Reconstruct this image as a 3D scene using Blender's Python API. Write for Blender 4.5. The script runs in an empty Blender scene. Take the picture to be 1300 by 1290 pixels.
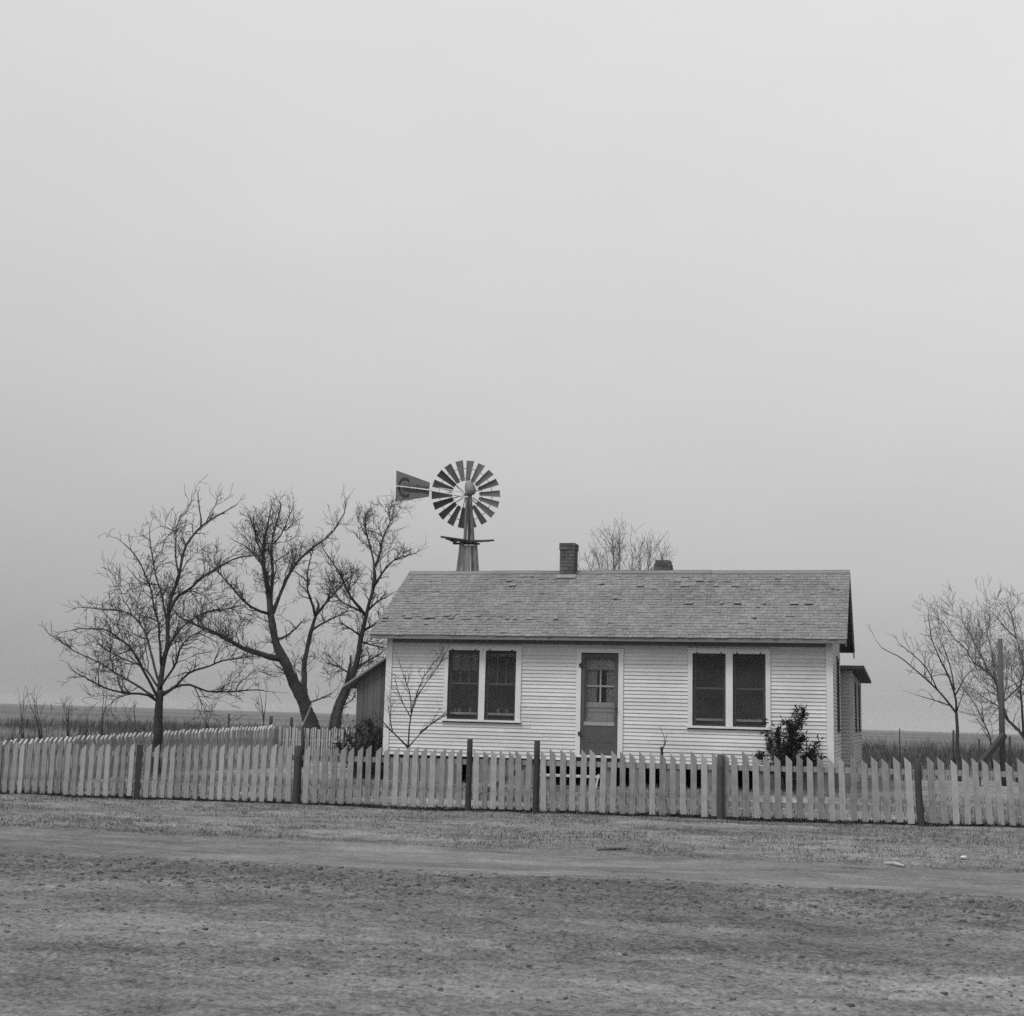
import bpy, math, random
import numpy as np
from mathutils import Vector, Matrix, Euler
R = math.radians
scene = bpy.context.scene
C = scene.collection

# ------------------------------------------------------------------ camera numbers (fitted to the house's edges)
F_PX, PITCH, ROLL, EYE = 1766.8, 0.1747, 0.0268, 1.6
HX, HY, ANG = -2.5143, 29.7665, 0.2742            # the house's left front corner and its turn
CA, SA = math.cos(ANG), math.sin(ANG)
ROTZ = -ANG

def hw(a, b, z=0.0):
    """house axes (a along the front, b to the back) -> world"""
    return Vector((HX + a*CA + b*SA, HY - a*SA + b*CA, z))
def wh(x, y):
    x, y = x-HX, y-HY
    return x*CA - y*SA, x*SA + y*CA
def ray(px, py):
    u, v = px-650, py-600
    cr, sr = math.cos(ROLL), math.sin(ROLL)
    X, Y = cr*u + sr*v, -sr*u + cr*v
    c, s = math.cos(PITCH), math.sin(PITCH)
    return Vector((X/F_PX, c + s*Y/F_PX, s - c*Y/F_PX))
def at(px, py, Y):
    d = ray(px, py)
    return Vector((0, 0, EYE)) + d*(Y/d.y)
def at_b(px, py, b):
    d = ray(px, py)
    t = (b + HX*SA + HY*CA)/(d.x*SA + d.y*CA)
    return Vector((0, 0, EYE)) + d*t

# ------------------------------------------------------------------ noise, ground height
def vnoise(x, y, seed=0):
    x = np.asarray(x, float); y = np.asarray(y, float)
    xi = np.floor(x).astype(np.int64); yi = np.floor(y).astype(np.int64)
    xf, yf = x-xi, y-yi
    def h(i, j):
        n = (i*374761393 + j*668265263 + seed*974634347) & 0x7fffffff
        n = ((n ^ (n >> 13))*1274126177) & 0x7fffffff
        n = (n ^ (n >> 16)) & 0xffff
        return n/65535.0
    u, v = xf*xf*(3-2*xf), yf*yf*(3-2*yf)
    return (h(xi, yi)*(1-u)+h(xi+1, yi)*u)*(1-v) + (h(xi, yi+1)*(1-u)+h(xi+1, yi+1)*u)*v - .5
def fbm(x, y, seed, octs=4):
    s, a = 0, 1
    for k in range(octs):
        s = s + a*vnoise(x*2**k, y*2**k, seed+k); a *= .5
    return s
def sstep(x, e0, e1):
    t = np.clip((x-e0)/(e1-e0), 0, 1); return t*t*(3-2*t)
ROAD0, ROAD1 = -14.3, -11.75
def ground_z(a, b, fine=True):
    a = np.asarray(a, float); b = np.asarray(b, float)
    r = np.hypot(a-4, b+5)
    near = np.clip(.03 + .0108*(a-.3), -.25, .32)
    wx = HX + a*CA + b*SA
    far = -.0036*wx*sstep(r, 60, 900)
    z = near*(1-sstep(r, 25, 120)) + far
    z = z + .20*sstep(b, -4.6, -1.2)*(1-sstep(b, 18, 60))
    # slightly hollowed wheel track, low berm on the verge
    z = z - .035*np.exp(-((b+13.0)/1.1)**2)*(1-sstep(r, 40, 90)) + .03*np.exp(-((b+9.6)/1.3)**2)*(1-sstep(r, 40, 90))
    if fine:
        k = 1-sstep(r, 26, 60)
        rough = .35+.65*sstep(-b, 13.9, 14.8) + .3*sstep(b, -11.9, -11.2)
        inroad = sstep(b, ROAD0-.3, ROAD0+.3)*(1-sstep(b, ROAD1-.3, ROAD1+.3))
        z = z + k*(.05*fbm(a*.35, b*.6, 3, 3) + rough*(1-.75*inroad)*(.035*fbm(a*2.2, b*3.0, 11, 4) + .026*fbm(a*9, b*9, 19, 2)))
    return z
def gz(a, b): return float(ground_z(np.array([a]), np.array([b]))[0])
def gzw(x, y): return gz(*wh(x, y))

# ------------------------------------------------------------------ mesh builder and tagging
class MB:
    def __init__(s): s.v = []; s.f = []
    def quad(s, *p):
        n = len(s.v); s.v += [tuple(q) for q in p]; s.f.append(tuple(range(n, n+len(p))))
    def hexa(s, p):
        n = len(s.v); s.v += [tuple(q) for q in p]
        s.f += [tuple(n+i for i in q) for q in ((0,3,2,1),(4,5,6,7),(0,1,5,4),(1,2,6,5),(2,3,7,6),(3,0,4,7))]
    def box(s, x0, x1, y0, y1, z0, z1):
        s.hexa([(x0,y0,z0),(x1,y0,z0),(x1,y1,z0),(x0,y1,z0),(x0,y0,z1),(x1,y0,z1),(x1,y1,z1),(x0,y1,z1)])
    def bar(s, p, q, w, t, up=(0,0,1)):
        p, q = Vector(p), Vector(q); d = (q-p).normalized(); up = Vector(up)
        sd = d.cross(up)
        if sd.length < 1e-4: sd = d.cross(Vector((1,0,0)))
        sd.normalize(); u = sd.cross(d).normalized()
        a, b = sd*w/2, u*t/2
        s.hexa([p-a-b, p+a-b, p+a+b, p-a+b, q-a-b, q+a-b, q+a+b, q-a+b])
    def prism(s, poly, ext):
        """poly: 3d points of one face; ext: extrusion vector"""
        n = len(poly); m = len(s.v); e = Vector(ext)
        s.v += [tuple(Vector(p)) for p in poly] + [tuple(Vector(p)+e) for p in poly]
        s.f.append(tuple(m+i for i in range(n))[::-1]); s.f.append(tuple(m+n+i for i in range(n)))
        for i in range(n):
            j = (i+1) % n; s.f.append((m+i, m+j, m+n+j, m+n+i))
    def tube(s, pts, rad, n=6, cap=True):
        pts = [Vector(p) for p in pts]; m = len(s.v)
        ref = Vector((.13, .31, .94)).normalized()
        pd = None
        for i, p in enumerate(pts):
            d = (pts[min(i+1, len(pts)-1)] - pts[max(i-1, 0)])
            if d.length < 1e-7: d = Vector((0,0,1))
            d.normalize()
            if i == 0:
                u = d.cross(ref)
                if u.length < .05: u = d.cross(Vector((1,0,0)))
            else:
                u = u - d*u.dot(d)
            u.normalize(); w = d.cross(u)
            r = rad[i] if hasattr(rad, '__len__') else rad
            for k in range(n):
                t = 2*math.pi*k/n
                s.v.append(tuple(p + (u*math.cos(t) + w*math.sin(t))*r))
        for i in range(len(pts)-1):
            for k in range(n):
                k2 = (k+1) % n
                s.f.append((m+i*n+k, m+i*n+k2, m+(i+1)*n+k2, m+(i+1)*n+k))
        if cap:
            s.f.append(tuple(m+k for k in range(n))[::-1])
            e = m+(len(pts)-1)*n; s.f.append(tuple(e+k for k in range(n)))
    def build(s, name, mat, parent=None, loc=None, smooth=False):
        me = bpy.data.meshes.new(name); me.from_pydata(s.v, [], s.f); me.update()
        if smooth: me.polygons.foreach_set('use_smooth', [True]*len(me.polygons))
        me.materials.append(mat)
        o = bpy.data.objects.new(name, me); C.objects.link(o)
        if parent is not None: o.parent = parent
        if loc is not None: o.location = loc
        return o
def tag(o, label=None, cat=None, group=None, kind=None):
    if label: o['label'] = label
    if cat: o['category'] = cat
    if group: o['group'] = group
    if kind: o['kind'] = kind
    return o
def empty(name, loc, label, cat, group=None, rz=0.0):
    o = bpy.data.objects.new(name, None); C.objects.link(o)
    o.location = loc; o.rotation_euler = (0, 0, rz); o.empty_display_size = .2
    return tag(o, label, cat, group)

# ------------------------------------------------------------------ materials (a black and white photograph: all greys)
def mat(name, col, var=.25, scale=6.0, stretch=(1,1,1), rough=.9, bump=.0, island=0.0, spec=.15, detail=5, blot=0.0, bscale=.8, objrand=0.0, bdist=.01):
    m = bpy.data.materials.new(name); m.use_nodes = True
    N, L = m.node_tree.nodes, m.node_tree.links
    bs = N['Principled BSDF']; bs.inputs['Roughness'].default_value = rough
    bs.inputs['Specular IOR Level'].default_value = spec
    tc = N.new('ShaderNodeTexCoord'); mp = N.new('ShaderNodeMapping'); mp.inputs['Scale'].default_value = stretch
    L.new(tc.outputs['Object'], mp.inputs['Vector'])
    oi = N.new('ShaderNodeObjectInfo')
    wv = N.new('ShaderNodeMath'); wv.operation = 'MULTIPLY'; wv.inputs[1].default_value = 37.0
    L.new(oi.outputs['Random'], wv.inputs[0])
    geo = N.new('ShaderNodeNewGeometry')
    wa = N.new('ShaderNodeMath'); wa.operation = 'MULTIPLY_ADD'; wa.inputs[1].default_value = 91.0 if island else 0.0
    L.new(geo.outputs['Random Per Island'], wa.inputs[0]); L.new(wv.outputs[0], wa.inputs[2])
    nz = N.new('ShaderNodeTexNoise'); nz.noise_dimensions = '4D'; nz.inputs['Scale'].default_value = scale
    nz.inputs['Detail'].default_value = detail; nz.inputs['Roughness'].default_value = .65
    L.new(mp.outputs[0], nz.inputs['Vector']); L.new(wa.outputs[0], nz.inputs['W'])
    # value = col * (1 + var*(n-.5)*2 + island*(r-.5)*2 + blot*(big noise) + objrand)
    def ma(op, a, b, c=None):
        n = N.new('ShaderNodeMath'); n.operation = op
        for i, x in enumerate((a, b, c)):
            if x is None: continue
            if isinstance(x, (int, float)): n.inputs[i].default_value = x
            else: L.new(x, n.inputs[i])
        return n.outputs[0]
    f = ma('MULTIPLY_ADD', ma('SUBTRACT', nz.outputs['Fac'], .5), var*3.2, 1.0)
    if island: f = ma('MULTIPLY_ADD', ma('SUBTRACT', geo.outputs['Random Per Island'], .5), island*2, f)
    if objrand: f = ma('MULTIPLY_ADD', ma('SUBTRACT', oi.outputs['Random'], .5), objrand*2, f)
    if blot:
        n2 = N.new('ShaderNodeTexNoise'); n2.inputs['Scale'].default_value = bscale; n2.inputs['Detail'].default_value = 4
        L.new(tc.outputs['Object'], n2.inputs['Vector'])
        f = ma('MULTIPLY_ADD', ma('SUBTRACT', n2.outputs['Fac'], .5), blot*3, f)
    v = ma('MULTIPLY', ma('MAXIMUM', f, .15), col)
    cc = N.new('ShaderNodeCombineColor'); [L.new(v, cc.inputs[i]) for i in range(3)]
    L.new(cc.outputs[0], bs.inputs['Base Color'])
    if bump:
        bp = N.new('ShaderNodeBump'); bp.inputs['Strength'].default_value = bump; bp.inputs['Distance'].default_value = bdist
        L.new(nz.outputs['Fac'], bp.inputs['Height']); L.new(bp.outputs[0], bs.inputs['Normal'])
    return m
M = {}
M['paint']    = mat("white_paint", .56, .13, 5, (1, 1, 4), .75, .2, island=.07, blot=.15, bscale=.9)
M['trim']     = mat('trim_paint', .62, .10, 4, (1, 1, 1), .7, .1, blot=.06)
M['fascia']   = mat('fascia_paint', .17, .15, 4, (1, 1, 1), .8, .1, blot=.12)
M['shingle']  = mat('weathered_shingle', .182, .20, 14, (1.5, .4, .4), .95, .4, island=.14, blot=.24, bscale=.9)
M['shadewood']= mat('bare_board', .105, .25, 10, (4, 4, .4), .9, .4, island=.2)
M['picket']   = mat('weathered_picket', .262, .32, 9, (5, 5, .5), .9, .5, objrand=.32, blot=.32, bscale=5)
M['rail']     = mat('weathered_rail', .23, .22, 9, (.5, 5, 5), .9, .4, objrand=.1)
M['oldpicket']= mat('old_picket', .36, .2, 9, (5, 5, .5), .9, .4, objrand=.18)
M['post']     = mat('dark_post', .052, .3, 9, (4, 4, .5), .95, .6, objrand=.15)
M['greypost'] = mat('grey_post', .078, .3, 9, (4, 4, .5), .95, .6, objrand=.15)
M['screen']   = None
M['brick']    = None
M['darkwood'] = mat('dark_wood', .05, .25, 8, (4, 4, .6), .9, .3)
M['doorwood'] = mat('door_wood', .29, .25, 7, (5, 5, .6), .7, .3, blot=.2, bscale=2)
M['kick']     = mat('screen_door_panel', .085, .25, 7, (.6, 5, 5), .85, .3, blot=.2, bscale=2)
M['ledge']    = mat('ledge_paint', .5, .15, 6)
M['sash']     = mat('sash_paint', .2, .15, 6, (1, 1, 1), .7)
M['shade']    = mat('window_shade', .55, .12, 6, (6, 6, .4), .9)
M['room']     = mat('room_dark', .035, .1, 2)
M['jar']      = mat('pale_jar', .8, .1, 10, rough=.3, spec=.5)
M['skirt']    = mat('skirt_board', .16, .25, 6, (4, 4, .5), .95, .3, island=.35)
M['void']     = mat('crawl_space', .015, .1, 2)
M['bark']     = mat('bark', .058, .5, 9, (3, 3, .8), .95, 1.0, blot=.4, bscale=2, bdist=.05)
M['twig']     = mat('twig_bark', .07, .25, 6, rough=.95)
M['palebark'] = mat('pale_bark', .085, .3, 9, (3, 3, .8), .9, .4)
M['paletwig'] = mat('pale_twig', .18, .25, 6, rough=.95)  # tone paled to carry the haze on the tree behind the roof
M['youngbark']= mat('young_bark', .05, .3, 9, (3, 3, .8), .9, .4)
M['leaf']     = mat('evergreen_leaf', .028, .3, 6, rough=.6, island=.5, spec=.3)
M['drygrass'] = mat('dry_grass_blade', .17, .2, 3, rough=1, island=.45)
M['vergegrass'] = mat('verge_grass_blade', .145, .2, 3, rough=1, island=.6)
M['weed']     = mat('dead_weed', .07, .2, 3, rough=1, island=.45)
M['shadegrass']   = mat('shaded_grass_blade', .045, .2, 3, rough=1, island=.5)  # dead grass coloured dark for the shade at the fence foot
M['clod']     = mat('earth_clod', .105, .3, 9, rough=1, bump=.5, island=.4)
M['stick']    = mat('pale_stick', .36, .25, 9, rough=.9)
M['scrap']    = mat('pale_scrap', .6, .1, 9, rough=.9)
M['blade']    = mat('mill_blade', .11, .25, 5, (1,1,1), .65, .1, objrand=.45, blot=.2, bscale=1)
M['vane']     = mat('mill_vane', .15, .15, 4, (1,1,1), .65, .1, blot=.12, bscale=2)
M['letter']   = mat('vane_letter', .05, .15, 5)
M['boom']     = mat('pale_boom', .62, .1, 5)
M['shadepaint'] = mat('shaded_wing_paint', .43, .2, 6, (.6, 4, 4), .85, .3, island=.05, blot=.2, bscale=1)  # darker copy of the wall paint, with the wing's shade in its colour
M['galv']     = mat('galvanised_iron', .22, .25, 6, (1,1,1), .5, .1)
M['iron']     = mat('dark_iron', .06, .2, 8, rough=.6)
M['towerwood']= mat('tower_wood', .13, .45, 9, (4, 4, .7), .95, .8, island=.75, blot=.45, bscale=3)
M['platform'] = mat('platform_wood', .07, .3, 7, (.6, 4, 4), .95, .5)
M['step']     = mat('step_board', .45, .2, 7, (.6, 4, 4), .9, .3)

def screen_mat(name, lo, hi):
    m = bpy.data.materials.new(name); m.use_nodes = True
    N, L = m.node_tree.nodes, m.node_tree.links
    bs = N['Principled BSDF']; bs.inputs['Base Color'].default_value = (.05, .05, .05, 1); bs.inputs['Roughness'].default_value = .8
    tr = N.new('ShaderNodeBsdfTransparent'); mx = N.new('ShaderNodeMixShader')
    nz = N.new('ShaderNodeTexNoise'); nz.inputs['Scale'].default_value = 1.7; nz.inputs['Detail'].default_value = 5
    tc = N.new('ShaderNodeTexCoord'); L.new(tc.outputs['Object'], nz.inputs['Vector'])
    mr = N.new('ShaderNodeMapRange'); mr.inputs['From Min'].default_value = .3; mr.inputs['From Max'].default_value = .7
    mr.inputs['To Min'].default_value = lo; mr.inputs['To Max'].default_value = hi
    L.new(nz.outputs['Fac'], mr.inputs['Value']); L.new(mr.outputs[0], mx.inputs[0])
    L.new(bs.outputs[0], mx.inputs[1]); L.new(tr.outputs[0], mx.inputs[2])
    L.new(mx.outputs[0], N['Material Output'].inputs['Surface'])
    return m
M['screen'] = screen_mat('fly_screen', .34, .66); M['torn'] = screen_mat('worn_door_screen', .68, .86)
def glass_mat():
    m = bpy.data.materials.new('window_glass'); m.use_nodes = True
    N, L = m.node_tree.nodes, m.node_tree.links
    N.remove(N['Principled BSDF'])
    tr = N.new('ShaderNodeBsdfTransparent'); gl = N.new('ShaderNodeBsdfGlossy'); gl.inputs['Roughness'].default_value = .05
    gl.inputs['Color'].default_value = (.8, .8, .8, 1)
    fr = N.new('ShaderNodeFresnel'); fr.inputs['IOR'].default_value = 1.5
    mx = N.new('ShaderNodeMixShader'); L.new(fr.outputs[0], mx.inputs[0]); L.new(tr.outputs[0], mx.inputs[1]); L.new(gl.outputs[0], mx.inputs[2])
    L.new(mx.outputs[0], N['Material Output'].inputs['Surface'])
    return m
M['glass'] = glass_mat()
def brick_mat():
    m = bpy.data.materials.new('sooty_brick'); m.use_nodes = True
    N, L = m.node_tree.nodes, m.node_tree.links
    bs = N['Principled BSDF']; bs.inputs['Roughness'].default_value = .95
    nz = N.new('ShaderNodeTexNoise'); nz.inputs['Scale'].default_value = 9; nz.inputs['Detail'].default_value = 5
    tc = N.new('ShaderNodeTexCoord'); L.new(tc.outputs['Object'], nz.inputs['Vector'])
    geo = N.new('ShaderNodeNewGeometry')
    a = N.new('ShaderNodeMath'); a.operation = 'MULTIPLY_ADD'; a.inputs[1].default_value = .06; a.inputs[2].default_value = .035
    L.new(geo.outputs['Random Per Island'], a.inputs[0])
    b = N.new('ShaderNodeMath'); b.operation = 'MULTIPLY_ADD'; b.inputs[1].default_value = .05
    L.new(nz.outputs['Fac'], b.inputs[0]); L.new(a.outputs[0], b.inputs[2])
    cc = N.new('ShaderNodeCombineColor'); [L.new(b.outputs[0], cc.inputs[i]) for i in range(3)]
    L.new(cc.outputs[0], bs.inputs['Base Color'])
    bp = N.new('ShaderNodeBump'); bp.inputs['Strength'].default_value = .5; bp.inputs['Distance'].default_value = .01
    L.new(nz.outputs['Fac'], bp.inputs['Height']); L.new(bp.outputs[0], bs.inputs['Normal'])
    return m
M['brick'] = brick_mat()

def earth_mat(name, base, use_attr):
    m = bpy.data.materials.new(name); m.use_nodes = True
    N, L = m.node_tree.nodes, m.node_tree.links
    bs = N['Principled BSDF']; bs.inputs['Roughness'].default_value = 1; bs.inputs['Specular IOR Level'].default_value = .05
    tc = N.new('ShaderNodeTexCoord'); mp = N.new('ShaderNodeMapping'); mp.inputs['Rotation'].default_value = (0, 0, ANG)
    L.new(tc.outputs['Object'], mp.inputs['Vector'])
    def noise(scale, stretch=(1,1,1), det=6, rough=.6):
        n = N.new('ShaderNodeTexNoise'); n.inputs['Scale'].default_value = scale; n.inputs['Detail'].default_value = det; n.inputs['Roughness'].default_value = rough
        s = N.new('ShaderNodeMapping'); s.inputs['Scale'].default_value = stretch
        L.new(mp.outputs[0], s.inputs['Vector']); L.new(s.outputs[0], n.inputs['Vector']); return n.outputs['Fac']
    def ma(op, a, b, c=None):
        n = N.new('ShaderNodeMath'); n.operation = op
        for i, x in enumerate((a, b, c)):
            if x is None: continue
            if isinstance(x, (int, float)): n.inputs[i].default_value = x
            else: L.new(x, n.inputs[i])
        return n.outputs[0]
    f = 1.0
    n1 = noise(.55, (.5, 1.6, 1)); n2 = noise(5, (.7, 1.6, 1)); n3 = noise(26, det=5, rough=.8)
    f = ma('MULTIPLY_ADD', ma('SUBTRACT', n1, .5), 1.5, 1.0)
    f = ma('MULTIPLY_ADD', ma('SUBTRACT', n2, .5), 1.5 if use_attr else 1.2, f)
    f = ma('MULTIPLY_ADD', ma('SUBTRACT', n3, .5), 3.6 if use_attr else 2.5, f)
    at_ = N.new('ShaderNodeAttribute'); at_.attribute_name = 'tone'
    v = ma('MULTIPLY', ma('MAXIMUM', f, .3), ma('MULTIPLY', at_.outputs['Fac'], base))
    cc = N.new('ShaderNodeCombineColor'); [L.new(v, cc.inputs[i]) for i in range(3)]
    L.new(cc.outputs[0], bs.inputs['Base Color'])
    bp = N.new('ShaderNodeBump'); bp.inputs['Strength'].default_value = .9; bp.inputs['Distance'].default_value = .03
    n4 = noise(95, det=3, rough=.8)
    h = ma('MULTIPLY_ADD', n4, .16, ma('MULTIPLY_ADD', n3, .5, n2))
    L.new(h, bp.inputs['Height']); L.new(bp.outputs[0], bs.inputs['Normal'])
    return m
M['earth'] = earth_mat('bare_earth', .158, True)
M['track'] = earth_mat('wheel_track_dust', .166, False)

# ------------------------------------------------------------------ ground and road (one grid, split along the track's rows)
def growing(start, step, end, k=1.16):
    out = []; x = start; s = step
    while abs(x) < end: x += s; s *= k; out.append(x)
    return out
av = [-30+0*1 for _ in ()]
fine_a = list(np.arange(-7.5, 15.01, .07))
aa = [-v for v in growing(7.5, .12, 4000, 1.13)][::-1] + fine_a + growing(15.0, .12, 4000, 1.13)
fine_b = list(np.arange(-24.0, -4.6, .065)) + list(np.arange(-4.6, 6, .16))
bb = [-v for v in growing(24.0, .15, 4000, 1.2)][::-1] + fine_b + growing(6.0, .25, 4000, 1.11)
# snap two rows to the track's edges
bb = np.array(bb); aa = np.array(aa)
i0 = int(np.argmin(abs(bb-ROAD0))); i1 = int(np.argmin(abs(bb-ROAD1)))
A, B = np.meshgrid(aa, bb)          # rows = b
# the track's edges wander a little
B2 = B.copy()
for i in range(max(0, i0-14), i0+15):
    B2[i] += (1-abs(i-i0)/15)*(.22*vnoise(aa*.5, 0*aa, 5) + .16*vnoise(aa*2.1, 0*aa, 6))*np.exp(-(aa/60)**2)
for i in range(max(0, i1-14), i1+15):
    B2[i] += (1-abs(i-i1)/15)*(.25*vnoise(aa*.45, 0*aa+9, 7) + .16*vnoise(aa*1.9, 0*aa, 8))*np.exp(-(aa/60)**2)
B = B2
Z = ground_z(A, B)
WX = HX + A*CA + B*SA; WY = HY - A*SA + B*CA
Rr = np.hypot(A-4, B+5)
tone = np.ones_like(A)
tone *= 1 + .30*sstep(fbm(A*.6, B*1.1, 41, 3), .05, .5)*(B < -4.8)                 # pale worn patches
verge = sstep(B, ROAD1, ROAD1+.8)*(1-sstep(B, -5.2, -4.6))
tone *= 1 + .10*verge
yard = sstep(B, -5.0, -4.5)*(1-sstep(B, 9, 14))*sstep(A, -6.5, -5.7)
tone *= 1 + .40*yard
tone *= 1 - .6*np.exp(-((B+4.86)/.22)**2)*(A > -6.2)*(A < 14.6)  # dark strip along the fence foot: shade painted into the ground tone
rough_z = sstep(-B, 14.1, 15.2)*(1-sstep(-B, 17.2, 18.6))
tone *= 1 - .16*rough_z
front = sstep(-B, 17.6, 18.6); tone *= 1 + .06*front
tone *= 1 - .12*sstep(fbm(A*.9, B*2.4, 77, 3), .1, .5)
tone *= 1 + .22*fbm(A*.16, B*3.2, 83, 4)*(B < -5)*(1-sstep(Rr, 40, 80))    # old wheel ruts run along the road
field = sstep(Rr, 24, 45)*(B > 0); tone = tone*(1-field) + field*(.78 + .5*fbm(A*.02, B*.05, 55, 3)*(1-sstep(Rr, 400, 1500)))
def grid_obj(name, r0, r1, m):
    nr, nc = r1-r0+1, len(aa)
    co = np.stack([WX[r0:r1+1], WY[r0:r1+1], Z[r0:r1+1]], -1).reshape(-1, 3)
    idx = np.arange(nr*nc).reshape(nr, nc)
    q = np.stack([idx[:-1, :-1], idx[:-1, 1:], idx[1:, 1:], idx[1:, :-1]], -1).reshape(-1, 4)
    return co, q, tone[r0:r1+1].reshape(-1)
def mesh_np(name, co, q, tn, m):
    me = bpy.data.meshes.new(name)
    me.vertices.add(len(co)); me.vertices.foreach_set('co', co.astype(np.float32).ravel())
    me.loops.add(len(q)*4); me.loops.foreach_set('vertex_index', q.astype(np.int32).ravel())
    me.polygons.add(len(q)); me.polygons.foreach_set('loop_start', np.arange(0, len(q)*4, 4, dtype=np.int32))
    me.update(calc_edges=True)
    me.polygons.foreach_set('use_smooth', [True]*len(q))
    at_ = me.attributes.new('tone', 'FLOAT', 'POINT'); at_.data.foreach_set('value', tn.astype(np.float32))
    me.materials.append(m); me.validate()
    o = bpy.data.objects.new(name, me); C.objects.link(o); return o
c1, q1, t1 = grid_obj('', 0, i0, None); c2, q2, t2 = grid_obj('', i1, len(bb)-1, None)
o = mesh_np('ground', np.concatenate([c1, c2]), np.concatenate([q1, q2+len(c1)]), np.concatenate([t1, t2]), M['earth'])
tag(o, 'dusty grey earth and short dead grass of the plain', kind='structure')
c3, q3, t3 = grid_obj('', i0, i1, None)
o = mesh_np('dirt_road', c3, q3, t3, M['track'])
tag(o, 'pale smooth wheel track of the dirt road in front of the fence', kind='structure')

# ------------------------------------------------------------------ house
rng = random.Random(7)
W, D = 9.16, 3.974
ZW, ZE, OE, OG = .80, 3.285, .3285, .3123
HALF = D/2; ZR = 4.832
SL = (ZR-ZE)/(HALF+OE)
def roof_z(b): return ZE + SL*(b+OE) if b < HALF else ZR - SL*(b-HALF)
house = empty('farmhouse', hw(0, 0, 0), 'single storey white clapboard farmhouse with shingled gable roof behind the picket fence', 'house', rz=ROTZ)

def clapboards(mb, to3, spans, z0, z1, expo, rnd, tb=.023, tt=.004):
    """to3(u, out, z) -> point; spans(z0,z1) -> list of (u0,u1)"""
    n = int(round((z1-z0)/expo)); e = (z1-z0)/n
    for k in range(n):
        za, zb = z0+k*e, z0+(k+1)*e+.012
        for (u0, u1) in spans(za, min(zb, z1)):
            u = u0; 
            while u < u1-1e-4:
                w = rnd.uniform(2.2, 4.6)
                v = u1 if u1-(u+w) < .6 else u+w
                d0, d1 = rnd.uniform(-.0045, .0045), rnd.uniform(-.0045, .0045)
                t = tb + rnd.uniform(-.003, .004)
                m = max(2, int((v-u)/.8)+1)
                for i in range(m):
                    pass
                g = .0015
                p = [(u+g, t, za+d0), (v-g, t, za+d1), (v-g, tt, zb), (u+g, tt, zb)]
                fr = [to3(*q) for q in p]; bk = [to3(q[0], -.004, q[2]) for q in p]
                mb.hexa([bk[0], fr[0], fr[1], bk[1], bk[3], fr[3], fr[2], bk[2]])
                u = v
def cut(intervals, holes):
    out = intervals
    for h0, h1 in holes:
        nx = []
        for a0, a1 in out:
            if h1 <= a0 or h0 >= a1: nx.append((a0, a1)); continue
            if h0 > a0: nx.append((a0, h0))
            if h1 < a1: nx.append((h1, a1))
        out = nx
    return out
WIN = [dict(c0=1.265, c1=2.935, p=(1.350, 2.030, 2.160, 2.8203), shade=True), dict(c0=6.375, c1=8.000, p=(6.466, 7.125, 7.263, 7.9055), shade=False)]
WZ0, WZ1, WZT = 1.575, 2.972, 3.065        # pane bottom, pane top, casing top
DOOR = (4.1, 4.1956, 4.9666, 5.07, .927, 2.957, 3.025)
holes_all = [(w['c0'], w['c1'], 1.515, WZT) for w in WIN] + [(DOOR[0], DOOR[3], DOOR[4]-.06, DOOR[6])]
SOF = 3.195
def front_spans(za, zb):
    zm = (za+zb)/2
    return cut([(.095, W-.095)], [(h[0], h[1]) for h in holes_all if h[2]-.03 < zm < h[3]+.02])
mb = MB()
clapboards(mb, lambda u, o_, z: (u, -o_, z), front_spans, ZW, SOF, .0755, rng)
o = mb.build('wall', M['paint'], house); tag(o, 'front wall of white clapboards')
# plain sheathing behind, with real openings
mb = MB()
us = sorted({0, W} | {h[0]+.03 for h in holes_all} | {h[1]-.03 for h in holes_all})
for u0, u1 in zip(us[:-1], us[1:]):
    h = [q for q in holes_all if q[0]+.03 <= u0+1e-6 and q[1]-.03 >= u1-1e-6]
    if not h: mb.box(u0+.05*(u0 == 0), u1-.05*(u1 == W), .006, .09, ZW-.02, ZE+.16)
    else:
        mb.box(u0, u1, .006, .09, ZW-.02, h[0][2]+.03); mb.box(u0, u1, .006, .09, h[0][3]-.03, ZE+.16)
mb.build('sheathing', M['darkwood'], house)
# gable and rear walls
def gspan(holes):
    def f(za, zb):
        zm = (za+zb)/2
        lo, hi = .095, D-.095
        if zb > roof_z(0)-.06:
            bmin = (zb+.07-ZE)/SL-OE; lo = max(lo, bmin); hi = min(hi, D-bmin)
        if lo >= hi-.05: return []
        return cut([(lo, hi)], [(h[0], h[1]) for h in holes if h[2] < zm < h[3]])
    return f
SW = (2.05, 3.05, 1.50, 3.06)
mb = MB(); clapboards(mb, lambda u, o_, z: (W+o_, u, z), gspan([SW]), ZW, ZR-.12, .0755, rng)
o = mb.build('wall', M['paint'], house); tag(o, 'shaded gable end wall of clapboards')
mb = MB(); clapboards(mb, lambda u, o_, z: (-o_, u, z), gspan([]), ZW, ZR-.12, .0755, rng)
mb.build('wall', M['paint'], house)
mb = MB()
for x0, x1 in ((.005, .09), (W-.09, W-.006)):
    poly = [(x0, .1, ZW-.02), (x0, D-.1, ZW-.02), (x0, D-.1, roof_z(0)-.1), (x0, HALF, ZR-.1), (x0, .1, roof_z(0)-.1)]
    mb.prism(poly, (x1-x0, 0, 0))
mb.box(.1, W-.1, D-.09, D, ZW-.02, ZE+.1)
mb.build('gable_sheathing', M['darkwood'], house)
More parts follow.
